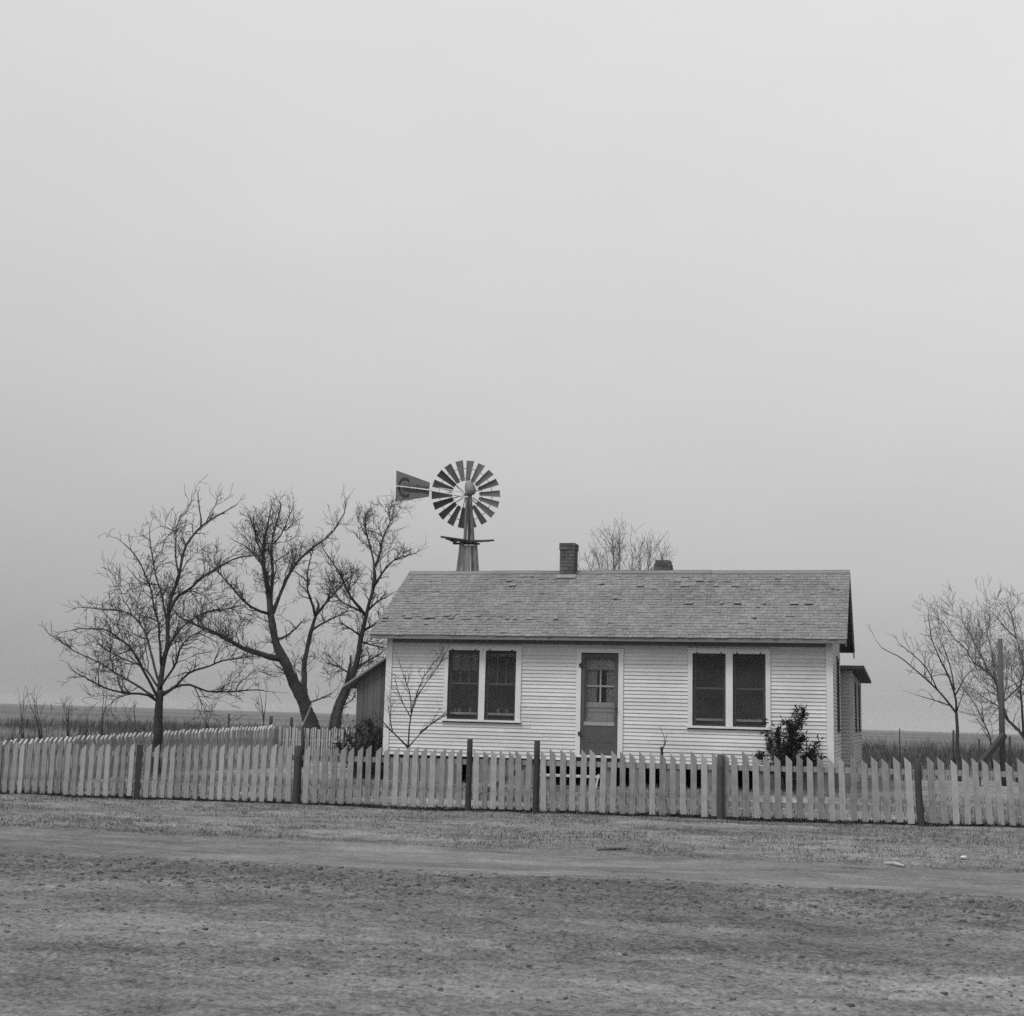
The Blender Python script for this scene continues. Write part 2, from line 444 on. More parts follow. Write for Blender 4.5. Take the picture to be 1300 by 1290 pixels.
# corner boards, frieze, soffit, fascia, barge boards
for a0 in (0, W):
    mb = MB(); s = 1 if a0 == 0 else -1
    x0, x1 = (a0-.036, a0+.093) if s > 0 else (a0-.093, a0+.036)
    mb.box(x0, x1, -.036, .003, ZW-.03, SOF-.002)
    x2, x3 = (a0-.036, a0+.003) if s > 0 else (a0-.003, a0+.036)
    mb.box(x2, x3, .0032, .098, ZW-.03, SOF+.3)
    mb.build('corner_board', M['trim'], house)
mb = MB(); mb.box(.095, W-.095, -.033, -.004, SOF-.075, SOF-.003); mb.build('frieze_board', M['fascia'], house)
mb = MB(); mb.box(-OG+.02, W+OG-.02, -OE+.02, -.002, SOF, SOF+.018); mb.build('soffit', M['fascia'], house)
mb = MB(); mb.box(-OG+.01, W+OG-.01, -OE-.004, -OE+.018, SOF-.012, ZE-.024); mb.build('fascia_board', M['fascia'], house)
for a0, sg in ((-OG, -1), (W+OG, 1)):
    mb = MB(); t = .022
    x0, x1 = (a0-.002, a0+t) if sg < 0 else (a0-t, a0+.002)
    for (b0, b1) in ((-OE+.019, HALF), (HALF, D+OE)):
        z0, z1 = roof_z(b0)-.048, roof_z(b1)-.048
        if b0 == HALF: z0 = ZR-.048
        h = .12
        mb.hexa([(x0,b0,z0-h),(x1,b0,z0-h),(x1,b1,z1-h),(x0,b1,z1-h),(x0,b0,z0),(x1,b0,z0),(x1,b1,z1),(x0,b1,z1)])
    mb.build('barge_board', M['fascia'], house)
# roof: deck, then shingles laid course by course
mb = MB()
def slab(b0, z0, b1, z1, t, x0, x1):
    mb.hexa([(x0,b0,z0-t),(x1,b0,z0-t),(x1,b1,z1-t),(x0,b1,z1-t),(x0,b0,z0),(x1,b0,z0),(x1,b1,z1),(x0,b1,z1)])
slab(-OE, ZE-.022, HALF, ZR-.022, .024, -OG, W+OG); slab(HALF, ZR-.022, D+OE, ZE-.022, .024, -OG, W+OG)
roof = mb.build('roof', M['shadewood'], house)
def shingles(mb, front):
    run = math.hypot(HALF+OE, ZR-ZE); n = 25; e = run/n
    ub = (HALF+OE)/run; uz = (ZR-ZE)/run
    def P(x, d, h):
        b = -OE + ub*d - uz*h; z = ZE-.022 + uz*d + ub*h
        if not front: b = D-b
        return (x, b, z)
    for k in range(n):
        x = -OG-.012 - rng.uniform(0, .1)
        d0 = k*e-.02
        wob = rng.uniform(0, 9)
        while x < W+OG+.012:
            w = rng.choice((.07, .09, .11, .13, .15, .18))*rng.uniform(.9, 1.1)
            x0, x1 = max(x, -OG-.012), min(x+w-.005, W+OG+.012); x += w
            if x1-x0 < .015: continue
            r = rng.random()
            j = rng.uniform(-.006, .008) + .006*math.sin(x*.8+wob)
            lift = rng.uniform(.015, .022); tilt = rng.uniform(-.003, .003)
            if k > 0:
                if r < .012: continue
                if r < .04: lift += rng.uniform(.004, .014); tilt = rng.uniform(-.006, .006)
                elif r < .09: j += rng.uniform(.01, .035)
                elif r < .11: j -= rng.uniform(.01, .03)
            if front:      # worn rows of loose shingles
                if k in (6, 7) and -.2 < x < 5.0 and rng.random() < .2: lift += rng.uniform(.008, .028); j -= .01
                if k in (19, 21, 23) and (5.2 < x < 7.3 or 2.2 < x < 3.3) and rng.random() < .25: lift += rng.uniform(.008, .025); j -= .01
                if k in (17, 12) and 6.2 < x < 9 and rng.random() < .12: lift += .03
            top = min(d0+e*1.85, run)
            a_, b_, c_, d_ = P(x0, d0+j, lift-tilt), P(x1, d0+j, lift+tilt), P(x1, top, .004), P(x0, top, .004)
            a2, b2, c2, d2 = P(x0, d0+j, max(lift-tilt-.016, .0)), P(x1, d0+j, max(lift+tilt-.016, .0)), P(x1, top, .0), P(x0, top, .0)
            mb.hexa([a2, b2, c2, d2, a_, b_, c_, d_])
mb = MB(); shingles(mb, True); shingles(mb, False)
x = -OG-.01
while x < W+OG:      # ridge boards
    w = rng.uniform(.9, 2.4); x1 = min(x+w, W+OG+.01); dz = rng.uniform(-.004, .006)
    for s in (1, -1):
        b0, b1 = HALF-s*.085, HALF+s*.008
        z0, z1 = roof_z(HALF-.085)+.004+dz, ZR+.012+dz
        mb.hexa([(x,b0,z0-.012),(x1,b0,z0-.012),(x1,b1,z1-.012),(x,b1,z1-.012),(x,b0,z0+.012),(x1,b0,z0+.012),(x1,b1,z1+.012),(x,b1,z1+.012)])
    x = x1+.004
o = mb.build('shingle_cover', M['shingle'], roof)
# chimneys: laid brick by brick
def chimney(a0, a1, b0, b1, z0, z1, taper, label, flash):
    mb = MB(); h = .075; n = int((z1-z0)/h)
    for k in range(n):
        za, zb = z0+k*h, z0+(k+1)*h-.010
        tp = taper*max(0, k-(n-2.5))/2.5 if taper else 0
        out = .014 if (not taper and k >= n-2) else 0
        A0, A1, B0, B1 = a0+tp-out, a1-tp+out, b0+tp-out, b1-tp+out
        mb.box(A0+.011, A1-.011, B0+.011, B1-.011, za, za+h)
        off = .11 if k % 2 else 0
        def run(u0, u1):
            res = []; u = u0
            first = .105 if k % 2 else .2
            while u < u1-.02:
                v = min(u+first, u1); first = .2
                res.append((u, v-.008 if v < u1 else v)); u = v
            return res
        for u, v in run(A0, A1):
            d = rng.uniform(-.003, .004)
            mb.box(u, v, B0-d, B0+.05, za, zb); mb.box(u, v, B1-.05, B1+d, za, zb)
        for u, v in run(B0+.055, B1-.055):
            d = rng.uniform(-.003, .004)
            mb.box(A0-d, A0+.05, u, v, za, zb); mb.box(A1-.05, A1+d, u, v, za, zb)
    o = mb.build('chimney', M['brick'], roof); tag(o, label)
    if flash:
        f = MB()
        zf = roof_z(b0-.1)+.03
        f.hexa([(a0-.05,b0-.1,zf-.006),(a1+.05,b0-.1,zf-.006),(a1+.05,b0-.004,roof_z(b0)+.03),(a0-.05,b0-.004,roof_z(b0)+.03),
                (a0-.05,b0-.1,zf),(a1+.05,b0-.1,zf),(a1+.05,b0-.004,roof_z(b0)+.045),(a0-.05,b0-.004,roof_z(b0)+.045)])
        f.build('chimney_flashing', M['galv'], roof)
chimney(3.255, 3.585, 1.80, 2.14, 4.55, 5.49, 0, 'taller brick chimney at the ridge', True)
chimney(5.185, 5.575, 2.75, 3.10, 4.2, 5.235, .05, 'short dark chimney stub behind the ridge', False)

# windows
def double_window(w):
    c0, c1 = w['c0'], w['c1']; p = w['p']
    mb = MB(); y0, y1 = -.040, .05
    mb.box(c0, p[0], y0, y1, 1.555, WZT-.09); mb.box(p[3], c1, y0, y1, 1.555, WZT-.09); mb.box(p[1], p[2], y0+.002, y1, 1.555, WZT-.09)
    mb.box(c0, c1, y0-.003, y1, WZT-.09, WZT-.012)
    mb.box(c0-.02, c1+.02, y0-.03, .0, WZT-.012, WZT+.008)
    fr = mb.build('window', M['trim'], house)
    mb = MB(); mb.box(c0-.02, c1+.02, -.065, .045, 1.510, 1.553); mb.build('sill', M['trim'], fr)
    for i, (x0, x1) in enumerate(((p[0], p[1]), (p[2], p[3]))):
        mb = MB(); t = .025                                     # screen frame
        mb.box(x0+.004, x0+t, -.012, .004, WZ0-.018, WZ1-.004); mb.box(x1-t, x1-.004, -.012, .004, WZ0-.018, WZ1-.004)
        mb.box(x0+t, x1-t, -.012, .004, WZ1-.03, WZ1-.004); mb.box(x0+t, x1-t, -.012, .004, WZ0-.018, WZ0+.012)
        sf = mb.build('screen_frame', M['darkwood'], fr)
        for hx in (x0+.09, x1-.09):
            mb = MB(); mb.box(hx-.014, hx+.014, y0-.016, y0-.0035, WZ1-.012, WZ1+.028); mb.build('hook', M['iron'], fr)
        mb = MB(); mb.quad((x0+t, -.004, WZ0+.012), (x1-t, -.004, WZ0+.012), (x1-t, -.004, WZ1-.03), (x0+t, -.004, WZ1-.03))
        mb.build('fly_screen', M['screen'], fr)
        zm = 2.292; mb = MB(); ys0, ys1 = .052, .082            # sashes
        mb.box(x0+.001, x0+.05, ys0, ys1, 1.60, WZ1); mb.box(x1-.05, x1-.001, ys0, ys1, 1.60, WZ1)
        mb.box(x0+.05, x1-.05, ys0, ys1, zm-.017, zm+.017); mb.box(x0+.05, x1-.05, ys0, ys1, WZ1-.05, WZ1-.001)
        bt = MB(); bt.box(x0+.05, x1-.05, ys0, ys1, 1.655, 1.70); bt.build('bottom_rail', M['ledge'], fr)
        wd = x1-x0-.1
        for q in ((1, 2) if w['shade'] else ()):
            xm = x0+.05+wd*q/3; mb.box(xm-.009, xm+.009, ys0+.004, ys1, zm+.017, WZ1-.05)
        mb.build('sash', M['sash'], fr)
        mb = MB(); mb.quad((x0+.05, .07, 1.722), (x1-.05, .07, 1.722), (x1-.05, .07, WZ1-.05), (x0+.05, .07, WZ1-.05)); mb.build('pane', M['glass'], fr)
        mb = MB(); mb.box(x0-.02, x1+.02, .12, .30, 1.675, 1.700); mb.build('stool', M['ledge'], fr)
        if w['shade']:
            zs = 2.56 if i == 0 else 2.86
            mb = MB(); n = 14
            for k in range(n):
                xa, xb = x0+.03+(x1-x0-.06)*k/n, x0+.03+(x1-x0-.06)*(k+1)/n
                ya, yb = .115+.004*(k % 2), .115+.004*((k+1) % 2)
                mb.quad((xa, ya, zs), (xb, yb, zs), (xb, yb, WZ1), (xa, ya, WZ1))
            s_ = mb.build('window_shade', M['shade'], fr)
for w in WIN: double_window(w)
# a hollow dark room behind the windows and the door
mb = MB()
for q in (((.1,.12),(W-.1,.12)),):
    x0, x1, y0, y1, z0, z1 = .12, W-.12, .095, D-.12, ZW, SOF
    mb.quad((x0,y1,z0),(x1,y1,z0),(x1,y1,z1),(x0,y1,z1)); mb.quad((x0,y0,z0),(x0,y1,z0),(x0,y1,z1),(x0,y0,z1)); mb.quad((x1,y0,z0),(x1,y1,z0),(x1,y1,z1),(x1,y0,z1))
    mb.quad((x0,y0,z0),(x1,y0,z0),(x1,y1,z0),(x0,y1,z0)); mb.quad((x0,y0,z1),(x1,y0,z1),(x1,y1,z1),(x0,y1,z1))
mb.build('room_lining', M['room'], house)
# side window in the gable end, seen at a grazing angle
mb = MB()
mb.box(W-.02, W+.03, SW[0], SW[0]+.1, SW[2], SW[3]); mb.box(W-.02, W+.03, SW[1]-.1, SW[1], SW[2], SW[3]); mb.box(W-.02, W+.032, SW[0]+.1, SW[1]-.1, SW[3]-.1, SW[3]); mb.box(W-.02, W+.05, SW[0]+.1, SW[1]-.1, SW[2], SW[2]+.05)
o = mb.build('window', M['kick'], house); tag(o, 'dark narrow window in the shaded gable wall')
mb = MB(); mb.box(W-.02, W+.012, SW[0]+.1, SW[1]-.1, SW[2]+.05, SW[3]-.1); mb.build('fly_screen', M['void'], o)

# door
c0, d0, d1, c1, dz0, dz1, dzt = DOOR
mb = MB(); mb.box(c0, d0, -.040, .05, dz0-.06, dz1); mb.box(d1, c1, -.040, .05, dz0-.06, dz1); mb.box(c0, c1, -.043, .05, dz1, dzt)
mb.box(c0-.015, c1+.015, -.05, .0, dzt, dzt+.018)
mb.box(d0-.0, d1+.0, -.06, .05, dz0-.06, dz0-.012)
dcas = mb.build('door_casing', M['trim'], house)
mb = MB(); y0, y1 = .058, .092                       # the panelled door itself
mb.box(d0, d0+.10, y0, y1, dz0, dz1-.02); mb.box(d1-.10, d1, y0, y1, dz0, dz1-.02)
for z0, z1 in ((2.62, 2.74), (1.86, 1.965), (1.58, 1.67), (dz0, 1.1)): mb.box(d0+.1, d1-.1, y0, y1, z0, z1)
mb.box(d0+.1, d1-.1, y0+.014, y1-.004, 1.67, 1.755); mb.box(d0+.1, d1-.1, y0+.020, y1-.004, 1.755, 1.775); mb.box(d0+.1, d1-.1, y0+.012, y1-.004, 1.775, 1.86); mb.box(d0+.1, d1-.1, y0+.014, y1-.004, 1.1, 1.58); mb.box(d0+.1, d1-.1, y0+.01, y1-.004, 2.74, dz1-.02)
xm, zm = (d0+d1)/2, 2.29
door = mb.build('door', M['doorwood'], house); tag(door, 'wooden door with four panes behind a worn screen door')
mb = MB(); mb.box(xm-.016, xm+.016, y0+.004, y1-.006, 1.965, 2.62); mb.box(d0+.1, xm-.016, y0+.004, y1-.006, zm-.016, zm+.016); mb.box(xm+.016, d1-.1, y0+.004, y1-.006, zm-.016, zm+.016)
mb.build('muntin', M['step'], door)
mb = MB(); mb.quad((d0+.1, .076, 1.965), (d1-.1, .076, 1.965), (d1-.1, .076, 2.62), (d0+.1, .076, 2.62)); mb.build('pane', M['glass'], door)
for x0, x1 in ((d0+.10, xm-.085), (xm+.11, d1-.1)):           # pale curtains drawn aside behind the door's panes
    mb = MB(); n = 10
    for k in range(n):
        xa, xb = x0+(x1-x0)*k/n, x0+(x1-x0)*(k+1)/n
        mb.quad((xa, .13+.012*(k % 2), 1.9), (xb, .13+.012*((k+1) % 2), 1.9), (xb, .13+.012*((k+1) % 2), 2.66), (xa, .13+.012*(k % 2), 2.66))
    mb.build('curtain', M['shade'], door)
mb = MB(); y0, y1 = -.022, .006                      # screen door in front
e = .006
mb.box(d0+e, d0+.075, y0, y1, dz0+.0, dz1-.02); mb.box(d1-.075, d1-e, y0, y1, dz0+.0, dz1-.02)
mb.box(d0+.075, d1-.075, y0, y1, dz1-.10, dz1-.02)
sdoor = mb.build('screen_door', M['kick'], house); tag(sdoor, 'dark worn screen door with torn netting')
mb = MB(); mb.box(d0+.075, d1-.075, y0-.002, y1, 1.50, 1.575); mb.build('cross_rail', M['doorwood'], sdoor)
mb = MB(); mb.box(d0+.075, d1-.075, y0+.008, y1-.004, dz0+.005, 1.165); mb.box(d0+.075, d1-.075, y0+.008, y1-.004, 1.19, 1.50); mb.box(d0+.075, d1-.075, y0+.004, y1-.004, 1.165, 1.19)
mb.build('kick_panel', M['kick'], sdoor)
mb = MB()
mb.quad((d0+.075, -.004, 1.70), (d0+.13, -.004, 1.62), (d0+.19, -.004, 1.575), (d1-.075, -.004, 1.575), (d1-.075, -.004, dz1-.10), (d0+.075, -.004, dz1-.10))
mb.build('fly_screen', M['torn'], sdoor)
for z in (1.33, 2.70):
    mb = MB(); mb.box(d0-.045, d0+.03, -.052, -.0445, z-.035, z+.035); mb.tube([(d0, -.057, z-.05), (d0, -.057, z+.05)], .012, 6); mb.build('hinge', M['iron'], sdoor)
mb = MB(); mb.tube([(d1-.035, -.022, 1.86), (d1-.035, -.07, 1.86)], [.012, .012], 8); mb.tube([(d1-.035, -.07, 1.86), (d1-.035, -.085, 1.86), (d1-.035, -.1, 1.86)], [.02, .028, .012], 8); mb.build('knob', M['iron'], sdoor)

# foundation: skirt boards with gaps, dark crawl space behind
mb = MB()
x = .02
voids = [(3.35, 5.2), (5.45, 5.95), (6.35, 6.62), (7.35, 7.62), (8.1, 8.45), (1.7, 1.9)]
while x < W-.02:
    w = rng.uniform(.14, .24); x1 = min(x+w, W-.02); xm = (x+x1)/2
    if any(v0 < xm < v1 for v0, v1 in voids):
        if mb.v: mb.build('foundation_skirt', M['skirt'], house); mb = MB()
    else:
        zt = ZW-.045-rng.uniform(0, .02)
        mb.box(x, x1-.01, .03+rng.uniform(0, .02), .055, gz(xm, 0)-.1, zt)
    x = x1
for xx in (.0, 2.3, 4.6, 6.9, W-.25):
    p_ = MB(); p_.box(xx, xx+.25, .07, .3, gz(xx, .1)-.15, ZW-.08); p_.build('foundation_pier', M['skirt'], house)
mb.build('foundation_skirt', M['skirt'], house)
for xx in (W-.05,):
    mb = MB(); y = .06
    while y < D:
        w = rng.uniform(.14, .24); mb.box(xx, xx+.03, y, y+w-.01, gz(W, y)-.1, ZW-.05); y += w
    mb.build('foundation_skirt', M['skirt'], house)
for xx in (.02,):
    mb = MB(); y = .06
    while y < D:
        w = rng.uniform(.14, .24); mb.box(xx, xx+.03, y, y+w-.01, gz(0, y)-.1, ZW-.05); y += w
mb.build('foundation_skirt', M['skirt'], house)
mb = MB(); mb.box(0.02, W-.02, .0, .12, ZW-.075, ZW-.022); mb.box(.1, W-.1, 1.5, 1.6, 0, ZW-.075); mb.box(.06, W-.06, .13, D, ZW-.07, ZW-.03); mb.build('floor_frame', M['void'], house)

# rear wing on the right
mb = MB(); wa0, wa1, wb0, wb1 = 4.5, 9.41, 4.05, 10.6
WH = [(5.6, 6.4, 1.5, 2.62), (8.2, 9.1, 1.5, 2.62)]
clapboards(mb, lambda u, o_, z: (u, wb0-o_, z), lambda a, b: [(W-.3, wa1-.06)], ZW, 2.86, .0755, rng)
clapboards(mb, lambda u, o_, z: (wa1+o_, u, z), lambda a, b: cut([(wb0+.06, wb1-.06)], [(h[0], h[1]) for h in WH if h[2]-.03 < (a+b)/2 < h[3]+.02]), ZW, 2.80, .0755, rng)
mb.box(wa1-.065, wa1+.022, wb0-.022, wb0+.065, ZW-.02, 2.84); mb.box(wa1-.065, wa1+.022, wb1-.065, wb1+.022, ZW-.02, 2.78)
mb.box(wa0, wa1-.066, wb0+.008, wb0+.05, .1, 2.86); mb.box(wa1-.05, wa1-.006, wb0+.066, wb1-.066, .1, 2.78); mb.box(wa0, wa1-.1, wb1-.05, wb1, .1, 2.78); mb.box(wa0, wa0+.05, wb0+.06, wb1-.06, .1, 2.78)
wing = mb.build('rear_wing', M['shadepaint'], house); tag(wing, 'low flat roofed rear wing of clapboards in a shade-darkened tone')
mb = MB()
x0, x1, b0, b1 = wa0-.2, 9.69, wb0-.3, wb1+.45
mb.hexa([(x0,b0,2.865),(x1,b0,2.865),(x1,b1,2.775),(x0,b1,2.775),(x0,b0,2.94),(x1,b0,2.94),(x1,b1,2.85),(x0,b1,2.85)])
mb.build('wing_roof', M['shadewood'], wing)
for h in WH:
    mb = MB(); a0 = wa1
    mb.box(a0-.01, a0+.03, h[0], h[0]+.09, h[2], h[3]); mb.box(a0-.01, a0+.03, h[1]-.09, h[1], h[2], h[3]); mb.box(a0-.01, a0+.032, h[0]+.09, h[1]-.09, h[3]-.09, h[3]); mb.box(a0-.01, a0+.05, h[0]+.09, h[1]-.09, h[2], h[2]+.05)
    mb.box(a0-.004, a0+.008, h[0]+.09, h[1]-.09, h[2]+.05, h[3]-.09)
    mb.build('wing_window', M['darkwood'], wing)
# lean-to shed on the left
mb = MB(); sb0, sb1 = .55, 3.3
x = -.90
def sh_z(a): return 2.206 + .66*(a+1.167)
while x < -.035:
    w = rng.uniform(.09, .17); x1 = min(x+w, -.03)
    y = sb0+rng.uniform(0, .012)
    mb.hexa([(x,y,.0),(x1-.006,y,.0),(x1-.006,y+.022,.0),(x,y+.022,.0),(x,y,sh_z(x)-.05),(x1-.006,y,sh_z(x1)-.05),(x1-.006,y+.022,sh_z(x1)-.05),(x,y+.022,sh_z(x)-.05)])
    x = x1
y = sb0+.03
while y < sb1:
    w = rng.uniform(.1, .2); mb.box(-.90, -.878, y, y+w-.006, 0, sh_z(-.9)-.05); y += w
mb.box(-.875, -.06, sb0+.04, sb0+.05, 0, 2.3)
shed = mb.build('lean_to', M['shadewood'], house); tag(shed, 'dark bare board lean-to against the left end')
mb = MB()
b0, b1 = sb0-.16, sb1+.1
x0, x1 = -1.175, -.03
mb.hexa([(x0,b0,sh_z(x0)-.045),(x1,b0,sh_z(x1)-.045),(x1,b1,sh_z(x1)-.045),(x0,b1,sh_z(x0)-.045),(x0,b0,sh_z(x0)),(x1,b0,sh_z(x1)),(x1,b1,sh_z(x1)),(x0,b1,sh_z(x0))])
mb.build('lean_to_roof', M['rail'], shed)

# doorstep before the door
s0, s1, sb = 3.55, 4.75, -.55
zt = .53
st = empty('doorstep', hw((s0+s1)/2, sb, gz((s0+s1)/2, sb)), 'low pale plank step on two blocks below the front door', 'step', rz=ROTZ)
zl = zt-gz((s0+s1)/2, sb); hl = (s1-s0)/2
mb = MB(); mb.box(-hl, hl, -.16, .16, zl-.04, zl); mb.build('tread', M['step'], st)
for s in (-1, 1):
    mb = MB(); mb.box(s*hl*.75-.07, s*hl*.75+.07, -.12, .12, -.08, zl-.041); mb.build('block', M['skirt'], st)

# jars standing inside on the stool of the first window
for k, (px, h, lab) in enumerate(((577.5, .10, 'small pale jar inside the front window, leftmost on the ledge'), (583.5, .09, 'squat pale jar inside the front window beside the leftmost jar'),
                           (597.0, .115, 'pale jar inside the front window near the middle post'), (632.5, .10, 'pale jar on the ledge just beyond the middle post of the front window'), (643.5, .115, 'tallest pale jar on the ledge, nearest the right casing of the front window'))):
    P = at_b(px, 904, .17); a_, b_ = wh(P.x, P.y)
    mb = MB(); r = .032 + .006*(k % 2)
    mb.tube([(0,0,0), (0,0,.01), (0,0,h*.62), (0,0,h*.78), (0,0,h*.8)], [r*.9, r, r, r*.72, r*.72], 12)
    z = 1.701
    o = mb.build('jar', M['jar'], None, hw(a_, .17, z), True); tag(o, lab, 'jar', 'jars on the window ledge')
    lid = MB(); lid.tube([(0,0,h*.8), (0,0,h)], [r*.8, r*.8], 12); lid.build('lid', M['galv'], o)

# ------------------------------------------------------------------ picket fences
def picket_mesh(name, w, t, h, style, m):
    mb = MB()
    s = w*.62
    if style == 'right':   prof = [(-w/2, 0), (w/2, 0), (w/2, h), (w/2-.008, h), (-w/2, h-s*1.4)]
    elif style == 'left':  prof = [(-w/2, 0), (w/2, 0), (w/2, h-s*1.5), (-w/2+.008, h), (-w/2, h)]
    elif style == 'point': prof = [(-w/2, 0), (w/2, 0), (w/2, h-.07), (.008, h), (-.008, h), (-w/2, h-.07)]
    else:                  prof = [(-w/2, 0), (w/2, 0), (w/2, h), (-w/2, h)]
    mb.prism([(x, -t/2, z) for x, z in prof], (0, t, 0))
    me = bpy.data.meshes.new(name); me.from_pydata(mb.v, [], mb.f); me.update(); me.materials.append(m); return me
PM = {s: [picket_mesh('picket', w, .02, h, s, M['picket']) for w, h in ((.098, 1.0), (.092, .985), (.101, 1.01))] for s in ('right', 'left', 'point')}
OPM = [picket_mesh('picket', w, .045, h, 'right', M['oldpicket']) for w, h in ((.105, .95), (.1, .97))]
LPM = [picket_mesh('picket', w, .012, h, 'flat', M['oldpicket']) for w, h in ((.045, 1.0), (.04, 1.03))]

class Fence:
    """a run along +a (or, with quarter=True, along +b) from (a0,b0); children are in the root's axes: x along the run, y away"""
    def __init__(s, a0, b0, quarter, label, name='picket_fence', group='picket fences round the yard'):
        s.q = quarter; s.a0, s.b0 = a0, b0
        s.z0 = gz(a0, b0)
        s.root = empty(name, hw(a0, b0, s.z0), label, 'fence', group, ROTZ + (math.pi/2 if quarter else 0))
    def g(s, x, y=0):
        a, b = (s.a0-y, s.b0+x) if s.q else (s.a0+x, s.b0+y)
        return float(ground_z(np.array([a]), np.array([b]), False)[0]) - s.z0
    def picket(s, x, y, me, lean=0, dz=0, zs=1, tw=0):
        o = bpy.data.objects.new('picket', me); C.objects.link(o); o.parent = s.root
        o.location = (x, y, s.g(x, y)+dz); o.rotation_euler = (rng.uniform(-.015, .015), lean, tw); o.scale = (1, 1, zs)
        return o
    def rail(s, x0, x1, y, z, h=.085, t=.035, m='rail', step=.9):
        mb = MB(); n = max(1, int((x1-x0)/step))
        for i in range(n):
            xa, xb = x0+(x1-x0)*i/n, x0+(x1-x0)*(i+1)/n
            za, zb = s.g(xa, y)+z, s.g(xb, y)+z
            mb.hexa([(xa,y-t/2,za-h/2),(xb,y-t/2,zb-h/2),(xb,y+t/2,zb-h/2),(xa,y+t/2,za-h/2),(xa,y-t/2,za+h/2),(xb,y-t/2,zb+h/2),(xb,y+t/2,zb+h/2),(xa,y+t/2,za+h/2)])
        return mb.build('rail', M[m], s.root)
    def post(s, x, y, h, r, m='post', lean=(0, 0), square=False, bend=0, n=9, label=None):
        z = s.g(x, y)
        mb = MB(); pts, rr = [], []
        for i in range(7):
            t = i/6
            pts.append((lean[0]*t*h + bend*math.sin(t*math.pi), lean[1]*t*h, -.25+(h+.25)*t)); rr.append(r*(1.12-.15*t + rng.uniform(-.03, .03)))
        if square: mb.tube(pts, [q*1.25 for q in rr], 4)
        else: mb.tube(pts, rr, n)
        o = mb.build('post', M[m], s.root, (x, y, z), smooth=not square)
        if label: tag(o, label)
        return o
def px_a(px, py, b):
    P = at_b(px, py, b); return wh(P.x, P.y)[0]
FB = -5.0
a_p173, a_p375, a_g0, a_g1 = px_a(173, 1013, FB), px_a(375, 1021, FB), px_a(594, 1031, FB), px_a(680, 1033, FB)
a_p915, a_p1172 = px_a(915, 1040, FB), px_a(1172, 1048, FB)
AL = -5.95
PITCHF = .162
# front fence, left of the gate
fl = Fence(AL, FB, False, 'weathered front picket fence along the road, long run from the field corner to the gate')
L_ = a_g0-AL
x = .05; k = 0
while x < L_-.09:
    a_ = AL+x
    near_post = any(abs(a_-q) < .085 for q in (a_p173, a_p375))
    if not near_post:
        st_ = 'point' if a_ < a_p173+.3 and rng.random() < .6 else 'right'
        gone = (a_p375 < a_ < a_p375+.15)
        fl.picket(x, rng.uniform(-.004, .004), rng.choice(PM[st_]), rng.gauss(.004, .012), rng.uniform(.02, .05), rng.uniform(.955, 1.0)-.045*max(0, min(1, (a_p375-a_)/4)), rng.gauss(0, .04))
    x += PITCHF*rng.uniform(.96, 1.05); k += 1
for z in (.79, .22): fl.rail(.0, L_-.06, .035, z)
fl.post(a_p173-AL, .0, .95, .050, 'post', square=True)
fl.post(a_p375-AL, -.01, 1.0, .070, 'post', bend=.02, label='thick dark crooked post')
fl.post(.0, .09, .98, .05, 'post')
fl.post(a_g0-AL, .0, 1.17, .050, 'post', label='dark round gate post')
# gate
g_ = Fence(a_g0+.08, FB, False, 'weathered picket gate standing between two tall dark round posts', 'picket_gate')
g_.root['category'] = 'gate'
GW = a_g1-a_g0-.16
n = 7
for i in range(n):
    g_.picket(.06+(GW-.12)*i/(n-1), -.01, PM['left'][i % 3], rng.gauss(-.006, .01), .03, .955)
for z in (.80, .2): g_.rail(.01, GW-.01, .03, z, .08, .03)
mb = MB(); mb.bar((.05, .06, .2+g_.g(0)), (GW-.05, .06, .8+g_.g(GW)), .03, .07); mb.build('brace', M['rail'], g_.root)
# right of the gate
AR = 14.2
fr_ = Fence(a_g1, FB, False, 'weathered front picket fence along the road, long run past the evergreen bush')
x = .13; L_ = AR-a_g1
while x < L_:
    a_ = a_g1+x
    if not any(abs(a_-q) < .07 for q in (a_p1172,)):
        yy = 0
        ln = -.006 - .045*max(0, (a_-8)/5) 
        fr_.picket(x, yy+rng.uniform(-.004, .004), rng.choice(PM['left']), rng.gauss(ln, .012), rng.uniform(.015, .05), rng.uniform(.955, 1.01), rng.gauss(0, .04))
    x += PITCHF*rng.uniform(.96, 1.05)*1.03
for z in (.80, .235): fr_.rail(.06, L_, .035, z)
fr_.post(.0, .0, 1.17, .051, 'post', label='dark round gate post')
fr_.post(a_p915-a_g1, -.075, 1.0, .054, 'greypost', lean=(.0, .03), label='grey round post in front of the pickets')
fr_.post(a_p1172-a_g1, -.02, 1.0, .052, 'post', lean=(-.06, 0), bend=-.02, label='dark bent post')
fr_.post(L_+.05, .03, 1.0, .06, 'post')
# left side fence, running back from the road
BL = 7.3
fs = Fence(AL, FB+.12, True, 'old side picket fence running back from the road to the big bare trees')
x = .08; L_ = BL-FB-.12
while x < L_:
    fs.picket(x, -.02, rng.choice(OPM), rng.gauss(0, .012), .0, rng.uniform(.992, 1.008)*((.93+.32*x/L_) - (fs.g(x, -.02)+fs.z0))/.955, rng.gauss(0, .04)); x += .168*rng.uniform(.97, 1.03)
for z in (.74, .25): fs.rail(.0, L_, .02, z)
for x in np.linspace(.1, L_-.05, 5): fs.post(float(x), .08, .98 if x < L_-.5 else 1.32, .05, 'post')
